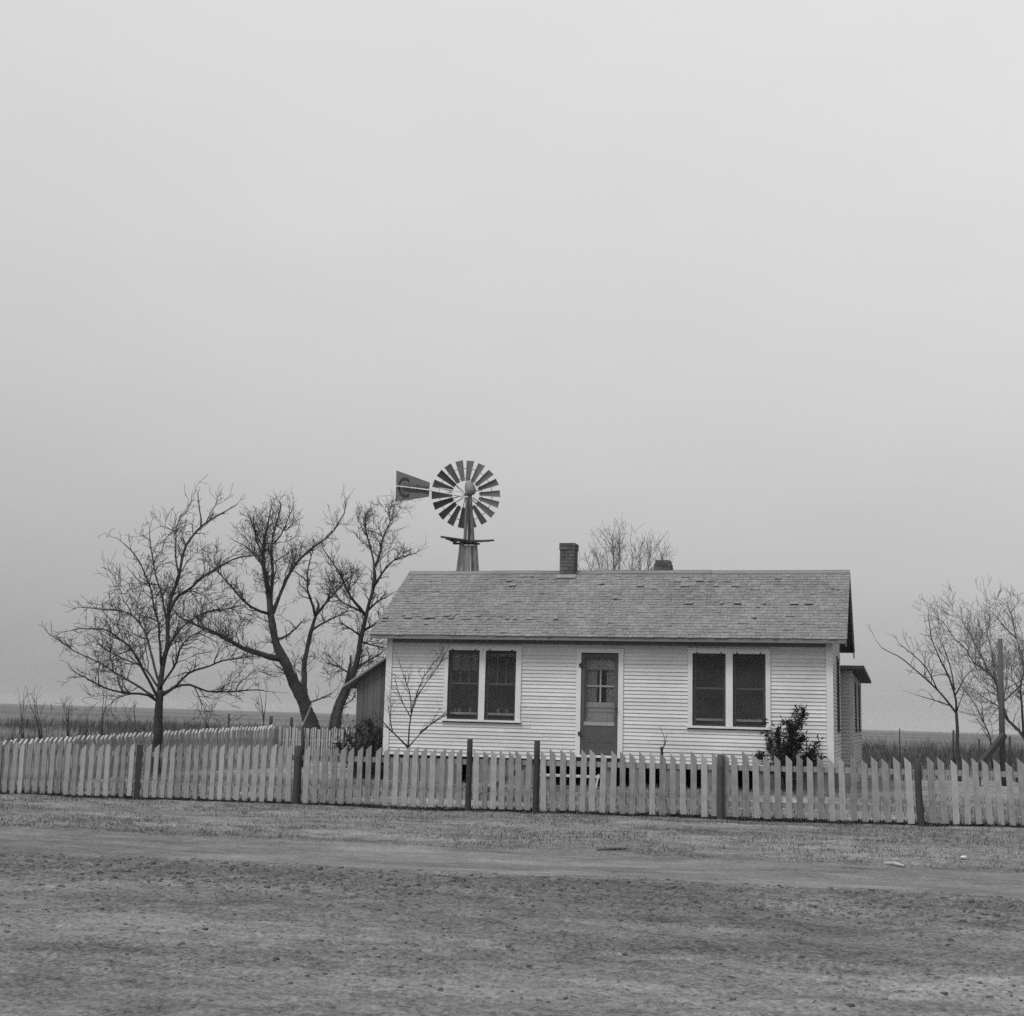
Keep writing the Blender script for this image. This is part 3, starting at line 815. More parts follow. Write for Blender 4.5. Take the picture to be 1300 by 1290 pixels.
# fence across the back, thin laths
fb = Fence(AL+.15, BL, False, 'back fence of thin close laths in front of the big bare trees')
L_ = 5.6; x = .0
while x < L_:
    fb.picket(x, 0, rng.choice(LPM), rng.gauss(0, .012), .02, rng.uniform(.95, 1.03)); x += .068*rng.uniform(.9, 1.1)
for z in (.70, .2): fb.rail(-.1, L_, .02, z, .06, .03)
for x in (.32, 1.9, 3.2, 4.6, 5.5): fb.post(x, .07, 1.3 if x < 1 else 1.02, .045, 'post')

# ------------------------------------------------------------------ windmill
MY = 48.0
hub = at(595, 624, MY); S = MY/F_PX*1.0
mx_, my_ = hub.x, MY
mz = gzw(mx_, my_)
mill = empty('windmill', (mx_, my_, mz), 'wooden tower windmill with round bladed wheel and lettered tail vane behind the house', 'windmill')
def ml(px, py, dy=0):
    p = at(px, py, MY+dy); return Vector((p.x-mx_, p.y-my_, p.z-mz))
HZ = hub.z-mz
wy = .42                                     # the wheel stands behind the mast (furled, seen from its back)
wc = ml(591.5, 627.5, wy)
axis_tilt = Euler((0, 0, R(8)))
wheel = empty('wheel', wc, None, None); wheel.parent = mill; wheel.rotation_euler = (0, 0, R(7))
mbh = MB()
RO, RI = 44.6*S, 17.5*S
bl = MB()
n = 18
w0, w1 = RI*.30, RO*.235
pitch_ = R(-24)
def bp(r, u, v): return (u*math.cos(pitch_), u*math.sin(pitch_)+v, r)
t = .004; cv = .018
rows = []
for r, w in ((RI, w0), (RI+(RO-RI)*.5, (w0+w1)/2), (RO, w1)):
    rows.append([(bp(r, -w/2, 0), bp(r, 0, cv), bp(r, w/2, 0))])
vs = []; fs_ = []
for side in (0, t):
    for r, w in ((RI, w0), (RI+(RO-RI)*.5, (w0+w1)/2), (RO, w1)):
        vs += [bp(r, -w/2, side), bp(r, 0, cv+side), bp(r, w/2, side)]
for s in (0, 9):
    for i in range(2):
        for j in range(2):
            q = (s+i*3+j, s+i*3+j+1, s+(i+1)*3+j+1, s+(i+1)*3+j); fs_.append(q if s == 0 else q[::-1])
bme = bpy.data.meshes.new('blade'); bme.from_pydata(vs, [], fs_); bme.update(); bme.materials.append(M['blade'])
for k in range(n):
    o = bpy.data.objects.new('blade', bme); C.objects.link(o); o.parent = wheel
    o.rotation_euler = (0, R(20*k+6)+rng.uniform(-.012, .012), 0)
mb = MB()
for r, yy in ((RI+.10, .05), (RO-.28, .05)):
    mb.tube([(r*math.sin(2*math.pi*i/48), yy, r*math.cos(2*math.pi*i/48)) for i in range(49)], .011, 5, False)
mb.build('rim', M['iron'], wheel)
mb = MB()
for k in range(6):
    a_ = R(60*k+10)
    mb.tube([(.05*math.sin(a_), -.12, .05*math.cos(a_)), ((RO-.28)*math.sin(a_), .05, (RO-.28)*math.cos(a_))], .009, 5)
    mb.tube([(.05*math.sin(a_), .14, .05*math.cos(a_)), ((RI+.1)*math.sin(a_), .05, (RI+.1)*math.cos(a_))], .009, 5)
mb.tube([(0, -.3, 0), (0, .2, 0)], .04, 8); mb.build('spokes', M['iron'], wheel)
# gear case: an egg-shaped hood
mb = MB(); c = ml(596.5, 619.5, -.05); prof = []
for i in range(13):
    t_ = i/12; ph = math.pi*t_
    prof.append((.27*math.cos(ph), .175*math.sin(ph)**.8*(1.08-.26*math.cos(ph)*1.0)))
ax = Vector((-.30, 0, 1)).normalized()
mb.tube([c+ax*p for p, r in prof[::-1]], [max(r, .004) for p, r in prof[::-1]], 16)
mb.build('gear_hood', M['galv'], mill, smooth=True)
# mast: two poles that come together at the top
for (x0, x1, dy) in ((590.0, 593.2, -.08), (600.5, 597.0, -.08), (595.5, 595.3, .2)):
    mb = MB(); a_, b_ = ml(x0, 690, dy), ml(x1, 627, dy*.5)
    mb.tube([a_, a_.lerp(b_, .5), b_], [.062, .058, .055], 8); o = mb.build('mast_pole', M['towerwood'], mill)
mb = MB()
for q in ((552+56, 655), (552+60, 640)):
    pass
mb.tube([ml(588, 632, -.05), ml(575, 640, .2)], .015, 6); mb.tube([ml(600, 632, -.1), ml(621, 646, -.3)], .016, 6)
mb.tube([ml(595, 631, -.2), ml(595, 720, -.1)], .018, 6)
mb.build('pull_rod', M['iron'], mill)
# tail boom and vane
tail = MB(); tail.tube([ml(594, 631.5, -.1), ml(545, 622.3, -.12), ml(503.5, 617.0, -.14)], [.028, .026, .022], 7)
tail.tube([ml(594, 626, -.1), ml(560, 620, -.1), ml(546, 621.0, -.1)], [.02, .018, .016], 6)
tail.build('tail_boom', M['boom'], mill)
mb = MB()
def vpt(px, py, dy=-.09): return ml(px, py, dy)
mb.prism([vpt(503.2, 597.2), vpt(545.8, 612.6), vpt(545.3, 621.2), vpt(502.8, 616.2)], (0, .012, 0))
mb.prism([vpt(502.8, 617.9), vpt(545.2, 622.9), vpt(544.8, 630.6), vpt(501.8, 637.3)], (0, .012, 0))
vane = mb.build('vane', M['vane'], mill)
def text_mesh(ch, size, name, sx=1.0):
    cu = bpy.data.curves.new(name, 'FONT'); cu.body = ch; cu.size = size; cu.extrude = .003; cu.offset = 0.0
    o = bpy.data.objects.new(name, cu); C.objects.link(o)
    dg = bpy.context.evaluated_depsgraph_get(); dg.update()
    me = bpy.data.meshes.new_from_object(o.evaluated_get(dg)); bpy.data.objects.remove(o)
    return me
lv, lf = [], []
def put(ch, cx, cy, h_px, w_px):
    me = text_mesh(ch, 1.0, 'lettering')
    co = np.array([v.co[:] for v in me.vertices]); lo, hi = co.min(0), co.max(0)
    base = ml(cx, cy, -.099)
    n0 = len(lv)
    for v in co:
        u = (v[0]-(lo[0]+hi[0])/2)/(hi[0]-lo[0])*w_px*S; z = (v[1]-(lo[1]+hi[1])/2)/(hi[1]-lo[1])*h_px*S
        sh = math.tan(R(-6.7))
        lv.append((base.x+u, base.y + (v[2]-.0)*1.0, base.z + z + u*sh))
    for p in me.polygons: lf.append(tuple(n0+i for i in p.vertices))
    bpy.data.meshes.remove(me)
put('C', 512.5, 618.5, 25.5, 14.5)
for i, ch in enumerate('HALLENGE'):
    xx = 514.0+i*4.05
    put(ch, xx, 618.6+(xx-514)*.117, 11.0-.28*i, 3.2)
me = bpy.data.meshes.new('lettering'); me.from_pydata(lv, [], lf); me.update(); me.materials.append(M['letter'])
o = bpy.data.objects.new('lettering', me); C.objects.link(o); o.parent = vane
# platform of split boards
mb = MB()
for (p0, p1, w_, dy) in (((559.5, 681.5), (606, 688), .16, -.35), ((566, 684), (613, 687.5), .15, -.2), ((572, 686.5), (622, 686.8), .14, 0), ((584, 688), (627.5, 686.0), .12, .2), ((575, 690), (609, 690.5), .2, -.1), ((566, 683), (580, 689.5), .12, -.3)):
    mb.bar(ml(p0[0], p0[1], dy), ml(p1[0], p1[1], dy), w_, .05)
mb.build('platform', M['platform'], mill)
# tower: four legs to the ground, girts and braces; boarded just under the platform
zt_ = ml(595, 690, 0).z
def leg_pt(sx, sy, z):
    h = .235+(zt_-z)*.086
    return Vector((sx*h, sy*h, z)) + Vector((ml(595, 690).x, 0, 0))
for sx in (-1, 1):
    for sy in (-1, 1):
        mb = MB(); mb.tube([leg_pt(sx, sy, -.3), leg_pt(sx, sy, zt_/2), leg_pt(sx, sy, zt_+.02)], [.09, .08, .07], 4); mb.build('leg', M['towerwood'], mill)
mb = MB()
for k in range(6):
    z0, z1 = zt_-.1, zt_-1.9-rng.uniform(0, .3)
    u = (k+.5)/6*2-1+rng.uniform(-.03,.03)
    for sy in (-1,):
        a_, b_ = leg_pt(1, sy, z0), leg_pt(1, sy, z1); c_ = ml(595, 690).x
        pa = Vector((c_+(a_.x-c_)*u, a_.y-.05, z0)); pb = Vector((c_+(b_.x-c_)*u, b_.y-.05, z1))
        mb.bar(pa, pb, rng.uniform(.085, .115), .022, (0, 1, 0))
for k in range(8):
    z0, z1 = zt_-.1, zt_-1.35-rng.uniform(0, .3)
    u = (k+.5)/8*2-1; c_ = ml(595, 690).x
    a_, b_ = leg_pt(1, 1, z0), leg_pt(1, 1, z1)
    mb.bar((a_.x+.05, a_.y*u, z0), (b_.x+.05, b_.y*u, z1), .022, .062, (0, 1, 0))
mb.build('tower_board', M['towerwood'], mill)
mb = MB()
zz = [.4, 2.4, 4.2, 5.6]
for i, z in enumerate(zz):
    for (s0, s1) in (((-1,-1),(1,-1)), ((1,-1),(1,1)), ((1,1),(-1,1)), ((-1,1),(-1,-1))):
        mb.bar(leg_pt(*s0, z), leg_pt(*s1, z), .05, .1)
        if i+1 < len(zz): mb.bar(leg_pt(*s0, z), leg_pt(*s1, zz[i+1]), .03, .08)
mb.build('girt', M['towerwood'], mill)

# ------------------------------------------------------------------ bare trees
class Tree:
    def __init__(s, name, base_px, Y, label, bark, twig, seed, group='bare winter trees', cat='tree'):
        s.rnd = random.Random(seed); s.Y = Y; s.bark, s.twig = bark, twig
        p = at(base_px[0], base_px[1], Y); s.base = Vector((p.x, p.y, gzw(p.x, p.y)-.02))
        s.root = empty(name, s.base, label, cat, group)
        s.trunk = MB(); s.crown = MB(); s.tr = []      # traced points (px,py,off)
    def loc(s, v): return Vector(v)-s.base
    def limb(s, pts, r0, r1, k=None, start=None, spawn=None, tip=True, levels=2, into='trunk', smooth=3, flare=0):
        """a main limb traced on the picture, given a depth of its own; r in pixels"""
        rnd = s.rnd
        off = start
        if off is None:
            off = 0
            if s.tr:
                q = min(s.tr, key=lambda t: (t[0]-pts[0][0])**2+(t[1]-pts[0][1])**2)
                off = q[2]
        if k is None: k = rnd.choice((-1, 1))*rnd.uniform(.25, .8)
        acc = 0; W_ = []
        P = [pts[0]]
        for p, q in zip(pts[:-1], pts[1:]):      # subdivide with a slight wander
            m = max(1, int(math.hypot(q[0]-p[0], q[1]-p[1])/9))
            for i in range(1, m+1):
                t = i/m; P.append((p[0]+(q[0]-p[0])*t+(rnd.gauss(0, 1.5) if i < m else 0), p[1]+(q[1]-p[1])*t+(rnd.gauss(0, 1.5) if i < m else 0)))
        if smooth:
            for _ in range(1):
                P = [P[0]]+[((a[0]+2*b[0]+c[0])/4, (a[1]+2*b[1]+c[1])/4) for a, b, c in zip(P[:-2], P[1:-1], P[2:])]+[P[-1]]
        n = len(P); S_ = s.Y/F_PX
        rr = []
        for i, p in enumerate(P):
            if i: acc += math.hypot(p[0]-P[i-1][0], p[1]-P[i-1][1])
            o_ = off + k*acc*S_
            s.tr.append((p[0], p[1], o_))
            W_.append(s.loc(at(p[0], p[1], s.Y+o_)))
            t = i/max(1, n-1); rr.append(max((r0+(r1-r0)*t**(.55 if flare else .72))*S_*s.lr*rnd.uniform(.93, 1.07), .0035))
        m_ = s.trunk if into == 'trunk' else s.crown
        ns = 14 if r0 > 3 else 6; n0 = len(m_.v)
        if r0 > 3:       # finer rings so that the bark can be ridged and knotted
            W2, r2 = [], []
            for i in range(n-1):
                q = max(1, int((W_[i+1]-W_[i]).length/.06))
                for j in range(q): W2.append(W_[i].lerp(W_[i+1], j/q)); r2.append(rr[i]+(rr[i+1]-rr[i])*j/q)
            W2.append(W_[-1]); r2.append(rr[-1])
            m_.tube(W2, r2, ns)
            ph = [rnd.uniform(0, 6.28) for _ in range(4)]; rid = [rnd.uniform(-.07, .09) for _ in range(ns)]
            for i, c in enumerate(W2):
                kn = .16 if rnd.random() < .04 else 0; kk = rnd.randrange(ns)
                for k_ in range(ns):
                    v = Vector(m_.v[n0+i*ns+k_]); f_ = 1+rid[(k_+i//9) % ns]+.05*math.sin(i*.35+ph[0]+k_)+rnd.gauss(0, .035)+(kn if abs(k_-kk) < 2 else 0)
                    m_.v[n0+i*ns+k_] = tuple(c+(v-c)*f_)
        else: m_.tube(W_, rr, ns)
        if spawn:
            s.sprout(W_, rr, spawn, levels)
            if s.ld and levels > 1: s.sprout(W_, [q*1.5 for q in rr], (s.ld, spawn[1]*1.75, max(.12, spawn[2]-.1), spawn[3]*.8), levels)
        if tip: s.grow(W_[-1], (W_[-1]-W_[-2]).normalized(), tip*S_ if tip is not True else spawn[1]*S_*.9 if spawn else 25*S_, rr[-1], levels-1)
        return W_, rr
    def perp(s, d):
        v = Vector((s.rnd.gauss(0,1), s.rnd.gauss(0,1), s.rnd.gauss(0,1))); v -= d*v.dot(d); return v.normalized()
    def sprout(s, W_, rr, spawn, levels):
        """spawn = (children per metre, child length in px, first share of the limb without children, upward pull)"""
        dens, ln, t0, up = spawn
        S_ = s.Y/F_PX
        L = sum((a-b).length for a, b in zip(W_[1:], W_[:-1]))
        m = int(s.dn*dens*L*(1-t0)+s.rnd.random())
        for _ in range(m):
            t = t0+(1-t0)*s.rnd.random(); f = t*(len(W_)-1); i = min(int(f), len(W_)-2)
            p = W_[i].lerp(W_[i+1], f-i); d = (W_[i+1]-W_[i]).normalized()
            ang = s.rnd.uniform(.42, .95)
            nd = (d*math.cos(ang)+s.perp(d)*math.sin(ang)+Vector((0,0,up*.5))).normalized()
            s.grow(p, nd, ln*S_*s.lf*s.rnd.uniform(.45, 1.3)*(1.15-.5*t), min(rr[i]*.6, .8*S_*(1.1 if levels > 1 else .75)), levels, up)
    def grow(s, p, d, L, r, level, up=.3):
        rnd = s.rnd; S_ = s.Y/F_PX
        n = max(3, min(9, int(L/.16)+2)); pts, rr = [p.copy()], [max(r, s.rmin)]
        for i in range(n):
            d = (d + Vector((rnd.gauss(0,1), rnd.gauss(0,1), rnd.gauss(0,1)))*s.wig + Vector((0,0,up*.12)) + s.wind).normalized()
            p = p + d*(L/n); pts.append(p.copy()); rr.append(max(r*(1-.85*(i+1)/n), s.rmin))
        s.crown.tube(pts, rr, 4 if r > .012 else 3, False)
        if level <= 0: return
        m = int(L*s.bd*(1.5 if level > 1 else 1.35)+rnd.random()*1.2)
        for _ in range(m):
            f = (.15+.85*rnd.random())*n; i = min(int(f), n-1); q = pts[i].lerp(pts[i+1], f-i); dd = (pts[i+1]-pts[i]).normalized()
            ang = rnd.uniform(.4, 1.0)
            nd = (dd*math.cos(ang)+s.perp(dd)*math.sin(ang)+Vector((0,0,up*.35))).normalized()
            s.grow(q, nd, L*rnd.uniform(.35, .75), rr[i]*.62, level-1, up)
    rmin = .0042; bd = 5.0; dn = 2.2; lf = 1.4; lr = .86; ld = 0; wind = Vector((0, 0, 0)); wig = .21
    def finish(s):
        if s.trunk.v: s.trunk.build('trunk', s.bark, s.root, smooth=True)
        if s.crown.v: s.crown.build('crown', s.twig, s.root, smooth=True)

# small tree at the left
T = Tree('bare_tree', (198, 985), 30.5, 'small bare tree with a short straight trunk and wide spreading crown at the left', M['bark'], M['twig'], 3)
T.bd = 4.6; T.rmin = .0045; T.lf = .9; T.lr = .95; T.dn = 2.3; T.ld = 1.1; T.wind = Vector((.05, 0, 0)); T.wig = .26
sp = (3.0, 34, .25, .35)
T.limb([(198, 987), (198.5, 944), (200.6, 907), (202, 889), (204, 876)], 7.4, 4.4, k=0, tip=False)
T.limb([(202, 890), (205, 860), (213, 815), (213, 780), (228, 725), (236, 690), (255, 668), (285, 650)], 4.03, 1.0, k=.15, spawn=(2.6, 34, .25, .4))
T.limb([(255, 668), (253, 640), (251, 626)], 1.2, .6, spawn=(2, 14, .2, .5), levels=1, tip=10)
T.limb([(213, 780), (222, 762), (250, 738), (285, 715), (320, 705)], 2.38, .9, k=-.6, spawn=sp)
T.limb([(209, 835), (226, 800), (245, 784), (272, 776), (300, 770)], 1.87, .8, k=.8, spawn=sp)
T.limb([(205, 884), (215, 877), (240, 852), (275, 840), (315, 833)], 1.94, .8, k=-.5, spawn=sp)
T.limb([(207, 880), (218, 874), (240, 868), (262, 880), (290, 878), (328, 876)], 1.87, .8, k=.45, spawn=sp)
T.limb([(200, 890), (188, 880), (165, 881), (140, 876), (105, 858)], 1.94, .8, k=-.6, spawn=sp)
T.limb([(195, 884), (170, 868), (145, 855), (130, 842), (110, 833), (84, 819)], 1.87, .7, k=.35, spawn=sp)
T.limb([(201, 888), (190, 865), (178, 845), (165, 820), (140, 800), (102, 798)], 2.09, .7, k=-.35, spawn=sp)
T.limb([(203, 868), (195, 835), (183, 800), (165, 776), (135, 774), (104, 771)], 1.80, .7, k=.7, spawn=sp)
T.limb([(206, 850), (203, 800), (193, 750), (180, 715), (158, 691)], 1.87, .7, k=-.15, spawn=sp)
T.limb([(213, 790), (201, 740), (192, 700), (190, 682)], 1.51, .7, k=.5, spawn=sp)
T.limb([(227, 728), (222, 690), (228, 657)], 1.37, .7, k=.6, spawn=sp)
T.limb([(203, 874), (219, 850), (232, 815), (258, 800)], 1.87, .8, k=-.9, spawn=sp)
T.limb([(202, 874), (186, 850), (160, 838), (128, 820)], 1.73, .8, k=.95, spawn=sp)
T.finish()
# big two-stemmed tree
T = Tree('bare_tree', (395, 925), 43.0, 'big old bare tree with a thick leaning forked trunk and one long limb reaching left', M['bark'], M['twig'], 11)
T.bd = 4.8; T.rmin = .0052; T.dn = 2.0; T.lf = .9; T.ld = .55; T.wig = .27
T.limb([(400, 962), (397, 925), (386, 893), (367, 856), (356, 833), (348, 808), (344, 783), (343, 765), (338, 740), (335, 710), (338, 680), (342, 655)], 16, 1.0, k=.0, spawn=(1.6, 30, .35, .4), flare=1)
T.limb([(341, 760), (339, 735), (333, 705), (325, 685)], 2.6, 1.0, k=-.3, spawn=(3.2, 34, .2, .55))
T.limb([(344, 778), (346, 740), (345, 702), (352, 662), (356, 645)], 3.2, 1.0, k=.4, spawn=(3.2, 34, .2, .55))
T.limb([(346, 778), (352, 765), (362, 735), (385, 705), (405, 690), (425, 675), (437, 652)], 3.1, .9, k=.25, spawn=(2.6, 34, .2, .5))
T.limb([(357, 836), (345, 836), (330, 830), (310, 825), (295, 815), (275, 803), (255, 797), (236, 787)], 5.0, 1.3, k=-.55, spawn=(3.0, 36, .25, .5))
T.limb([(344, 780), (330, 777), (318, 771), (300, 752), (285, 735), (272, 722)], 2.3, .8, k=-.7, spawn=(2.6, 36, .2, .4))
T.limb([(390, 905), (384, 872), (386, 840), (392, 815), (400, 782), (404, 772)], 6.0, 2.2, k=.5, start=.25, tip=20, spawn=(2.4, 26, .3, .3), levels=1)
T.limb([(400, 782), (390, 750), (389, 725), (396, 703)], 2.6, .8, k=.3, spawn=(2.8, 28, .1, .4))
T.limb([(400, 782), (415, 762), (432, 745), (445, 732)], 2.6, .8, k=-.4, spawn=(2.8, 28, .1, .4))
T.limb([(396, 800), (408, 790), (424, 786), (440, 776)], 1.9, .8, k=.8, spawn=(2.8, 26, .1, .3))
T.limb([(370, 862), (362, 850), (352, 846)], 2, .8, spawn=(3, 22, .1, .3), levels=1)
T.limb([(350, 812), (368, 805), (382, 790)], 2.2, .8, k=-.9, spawn=(3, 24, .1, .3))
T.limb([(336, 720), (320, 700), (305, 690)], 1.8, .7, k=.6, spawn=(3, 26, .1, .4))
T.limb([(338, 700), (322, 672), (318, 660)], 1.6, .7, k=-.6, spawn=(3, 26, .1, .5))
T.limb([(348, 690), (362, 668), (368, 652)], 1.6, .7, k=-.6, spawn=(3, 26, .1, .5))
T.limb([(392, 892), (410, 886), (422, 880)], 1.6, .6, k=-.6, spawn=(4, 20, .1, .2), levels=1)
T.finish()
# tree beside the house
T = Tree('bare_tree', (420, 928), 42.0, 'bare tree leaning right beside the house with a split hollow trunk', M['bark'], M['twig'], 23)
T.bd = 4.8; T.rmin = .0052; T.dn = 2.4; T.lf = 1.08; T.ld = .5; T.wig = .27
T.limb([(424, 955), (427, 920), (434, 890), (447, 858), (456, 832), (460, 802), (466, 778), (472, 756), (476, 735)], 7.6, 2.0, k=0, tip=20, spawn=(1.8, 26, .3, .3))
T.limb([(418, 950), (420, 918), (430, 888), (442, 866), (448, 856)], 3.8, 3.6, k=0, start=.12, tip=False)
T.limb([(437, 880), (443, 850), (445.5, 832)], 3.6, 1.2, k=-.3, tip=False)
T.limb([(473, 752), (475, 730), (476, 715), (468, 690), (463, 660)], 2.3, .9, k=.2, spawn=(3.2, 32, .15, .5))
T.limb([(474, 745), (485, 728), (500, 710), (522, 704)], 2.5, .7, k=-.4, spawn=(3.0, 30, .1, .35))
T.limb([(476, 720), (485, 690), (497, 660), (500, 645)], 2.2, .7, k=.5, spawn=(3.2, 28, .1, .5))
T.limb([(464, 782), (450, 766), (436, 737), (418, 708), (410, 697)], 2.6, .7, k=-.35, spawn=(2.8, 30, .15, .4))
T.limb([(462, 778), (447, 770), (428, 760), (420, 742)], 2.0, .7, k=.6, spawn=(2.8, 28, .15, .4))
T.limb([(467, 775), (478, 762), (492, 757)], 2.0, .8, k=.5, spawn=(3, 22, .1, .3))
T.limb([(463, 800), (476, 795), (486, 780)], 1.8, .7, k=-.5, spawn=(3, 22, .1, .3))
T.limb([(459, 815), (475, 820), (489, 823)], 1.8, .7, k=-.3, spawn=(3.2, 20, .1, .2))
T.limb([(452, 848), (470, 838), (488, 826)], 1.8, .7, k=.4, spawn=(3.2, 20, .1, .2))
T.limb([(449, 858), (435, 850), (420, 835)], 1.6, .7, k=.5, spawn=(3.2, 22, .1, .3))
T.limb([(459, 808), (445, 798), (432, 790)], 1.6, .7, k=-.6, spawn=(3.2, 24, .1, .3))
T.finish()
# many-stemmed haze-paled tree behind the roof
T = Tree('bare_tree', (795, 940), 47.0, 'haze-paled many stemmed bare tree showing above the roof between the two chimneys', M['paletwig'], M['paletwig'], 31)
T.bd = 3.6; T.rmin = .0045; T.dn = 4.5; T.lr = .6
for (x0, y0), tx, ty, r in (((788, 930), 778, 672, 3.4), ((790, 930), 745, 700, 2.2), ((792, 930), 757, 692, 2.4), ((794, 930), 770, 690, 2.2), ((795, 930), 786, 668, 2.4), ((797, 930), 803, 690, 2.2), ((799, 930), 815, 678, 2.6), ((801, 930), 826, 684, 2.2), ((803, 930), 842, 694, 2.2), ((790, 930), 733, 705, 1.6)):
    xm = x0+(tx-x0)*.55+T.rnd.uniform(-5, 5)
    T.limb([(x0, y0), (x0+(tx-x0)*.3, 850), (xm, 775), (x0+(tx-x0)*.85, 735), (tx, ty+12)], r, .7, k=T.rnd.uniform(-.35, .35), spawn=(3.0, 26, .6, .7), levels=1)
T.finish()
# slim sapling at the right
T = Tree('sapling', (1218, 990), 28.0, 'slim bare sapling with arching limbs left of the tall pole', M['youngbark'], M['twig'], 41, group='bare saplings')
T.bd = 3.4; T.rmin = .0035; T.dn = 1.7; T.lr = .72
T.limb([(1218.5, 992), (1217.5, 960), (1216, 930), (1214, 904)], 3.4, 2.4, k=0, tip=False)
sp = (2.2, 26, .3, .35)
T.limb([(1214, 905), (1203, 890), (1190, 875), (1165, 853), (1140, 832), (1120, 823)], 2.2, .7, k=.3, spawn=sp)
T.limb([(1190, 876), (1175, 845), (1160, 832), (1145, 820)], 1.5, .6, k=-.3, spawn=sp)
T.limb([(1214, 905), (1213, 880), (1200, 850), (1185, 820), (1179, 787)], 2.0, .7, k=-.35, spawn=sp)
T.limb([(1212, 876), (1206, 845), (1196, 816)], 1.5, .6, k=.5, spawn=sp)
T.limb([(1213, 882), (1225, 857), (1240, 845)], 1.5, .6, k=.4, spawn=sp)
T.limb([(1209, 897), (1185, 888), (1163, 882)], 1.2, .5, k=-.5, spawn=(2.6, 20, .3, .2), levels=1)
T.limb([(1215, 902), (1222, 885), (1226, 870)], 1.2, .5, k=.7, spawn=sp, levels=1)
T.finish()
# dense tree at the right edge, partly outside the picture
T = Tree('bare_tree', (1312, 985), 36.0, 'dense bare bushy tree at the right edge behind the tall pole', M['palebark'], M['paletwig'], 47)
T.bd = 4.2; T.rmin = .0045; T.dn = 3.0; T.lr = .62
T.limb([(1318, 985), (1312, 955), (1300, 935), (1280, 915), (1270, 898)], 4.5, 2.2, k=0, tip=False, spawn=(1.6, 26, .4, .4), levels=1)
sp = (2.6, 32, .15, .45)
T.limb([(1312, 955), (1308, 900), (1300, 850), (1288, 800), (1280, 770)], 3.5, .8, k=.3, spawn=sp)
T.limb([(1300, 935), (1295, 880), (1305, 830), (1316, 790)], 3.0, .8, k=-.4, spawn=sp)
T.limb([(1280, 915), (1268, 880), (1255, 852), (1238, 842), (1222, 818), (1205, 800), (1192, 786)], 2.6, .7, k=-.2, spawn=sp)
T.limb([(1255, 852), (1243, 826), (1228, 800), (1215, 780)], 1.8, .7, k=.5, spawn=sp)
T.limb([(1270, 898), (1262, 850), (1255, 810), (1250, 780)], 2.2, .7, k=.5, spawn=sp)
T.limb([(1296, 870), (1275, 890), (1262, 905)], 1.8, .7, k=.3, spawn=sp)
T.limb([(1303, 860), (1285, 870), (1270, 880)], 1.6, .7, k=-.5, spawn=sp)
T.limb([(1270, 898), (1256, 890), (1240, 880)], 1.6, .7, k=.6, spawn=sp)
T.limb([(1290, 810), (1272, 795), (1262, 780)], 1.6, .7, k=-.4, spawn=sp)
T.limb([(1306, 895), (1320, 850), (1330, 800)], 2.4, .7, k=.2, spawn=sp)
T.finish()
# thin arching stem beneath it
T = Tree('sapling', (1260, 975), 33.0, 'thin arching bare stem bending left at the foot of the tall pole', M['youngbark'], M['twig'], 53, group='bare saplings')
T.bd = 3.5; T.rmin = .004
T.limb([(1261, 975), (1256, 930), (1247, 915), (1240, 898), (1230, 882), (1222, 874)], 1.7, .6, k=.1, spawn=(2.4, 24, .3, .3), levels=1)
T.finish()
# sapling right in front of the wall
T = Tree('sapling', (516, 1000), 27.4, 'small three-forked bare sapling in front of the left part of the white wall', M['youngbark'], M['youngbark'], 61, group='bare saplings')
T.bd = 3.8; T.rmin = .003; T.dn = 4.2; T.lf = 1.6; T.lr = .78
T.limb([(516.5, 1003), (517, 975), (518, 949)], 2.6, 2.0, k=0, tip=False)
sp = (2.4, 17, .3, .45)
T.limb([(518, 949), (508, 938), (498, 930), (488, 918), (480, 910)], 1.5, .6, k=-.3, spawn=sp, levels=1)
T.limb([(518, 949), (519, 925), (521, 908), (527, 888), (532, 872), (537, 860), (550, 842), (556, 835)], 1.7, .5, k=.1, spawn=sp)
T.limb([(522, 905), (522, 890), (521, 877), (513, 862), (509, 848)], 1.2, .5, k=-.4, spawn=sp, levels=1)
T.limb([(521, 910), (513, 896), (506, 882), (503, 868)], 1.1, .5, k=.4, spawn=sp, levels=1)
T.limb([(519, 948), (528, 937), (540, 925), (552, 915)], 1.3, .5, k=.4, spawn=sp, levels=1)
T.limb([(533, 930), (550, 918), (572, 903), (590, 886), (594, 872)], 1.1, .5, k=-.5, spawn=sp, levels=1)
T.limb([(527, 888), (545, 862), (562, 838), (578, 806)], 1.0, .4, k=.6, spawn=sp, levels=1)
T.limb([(499, 931), (495, 915), (493, 898)], .9, .5, k=.4, spawn=sp, levels=1)
T.finish()
# pruned stub with a few twigs beside the wall
T = Tree('pruned_shrub', (839, 990), 27.2, 'short pruned stump with two thin twigs right of the door', M['bark'], M['twig'], 67, group=None, cat='shrub')
T.bd = 3; T.rmin = .003
T.limb([(838.5, 1000), (838.8, 975), (839.5, 948)], 2.4, 2.0, k=0, tip=False)
T.limb([(841, 953), (846, 943), (843, 933), (839, 926)], .8, .4, k=0, spawn=(2, 8, .3, .4), levels=0, tip=6)
T.limb([(842, 950), (846, 942), (846, 934)], .8, .4, k=.4, spawn=(2, 8, .3, .4), levels=0, tip=6)
T.finish()
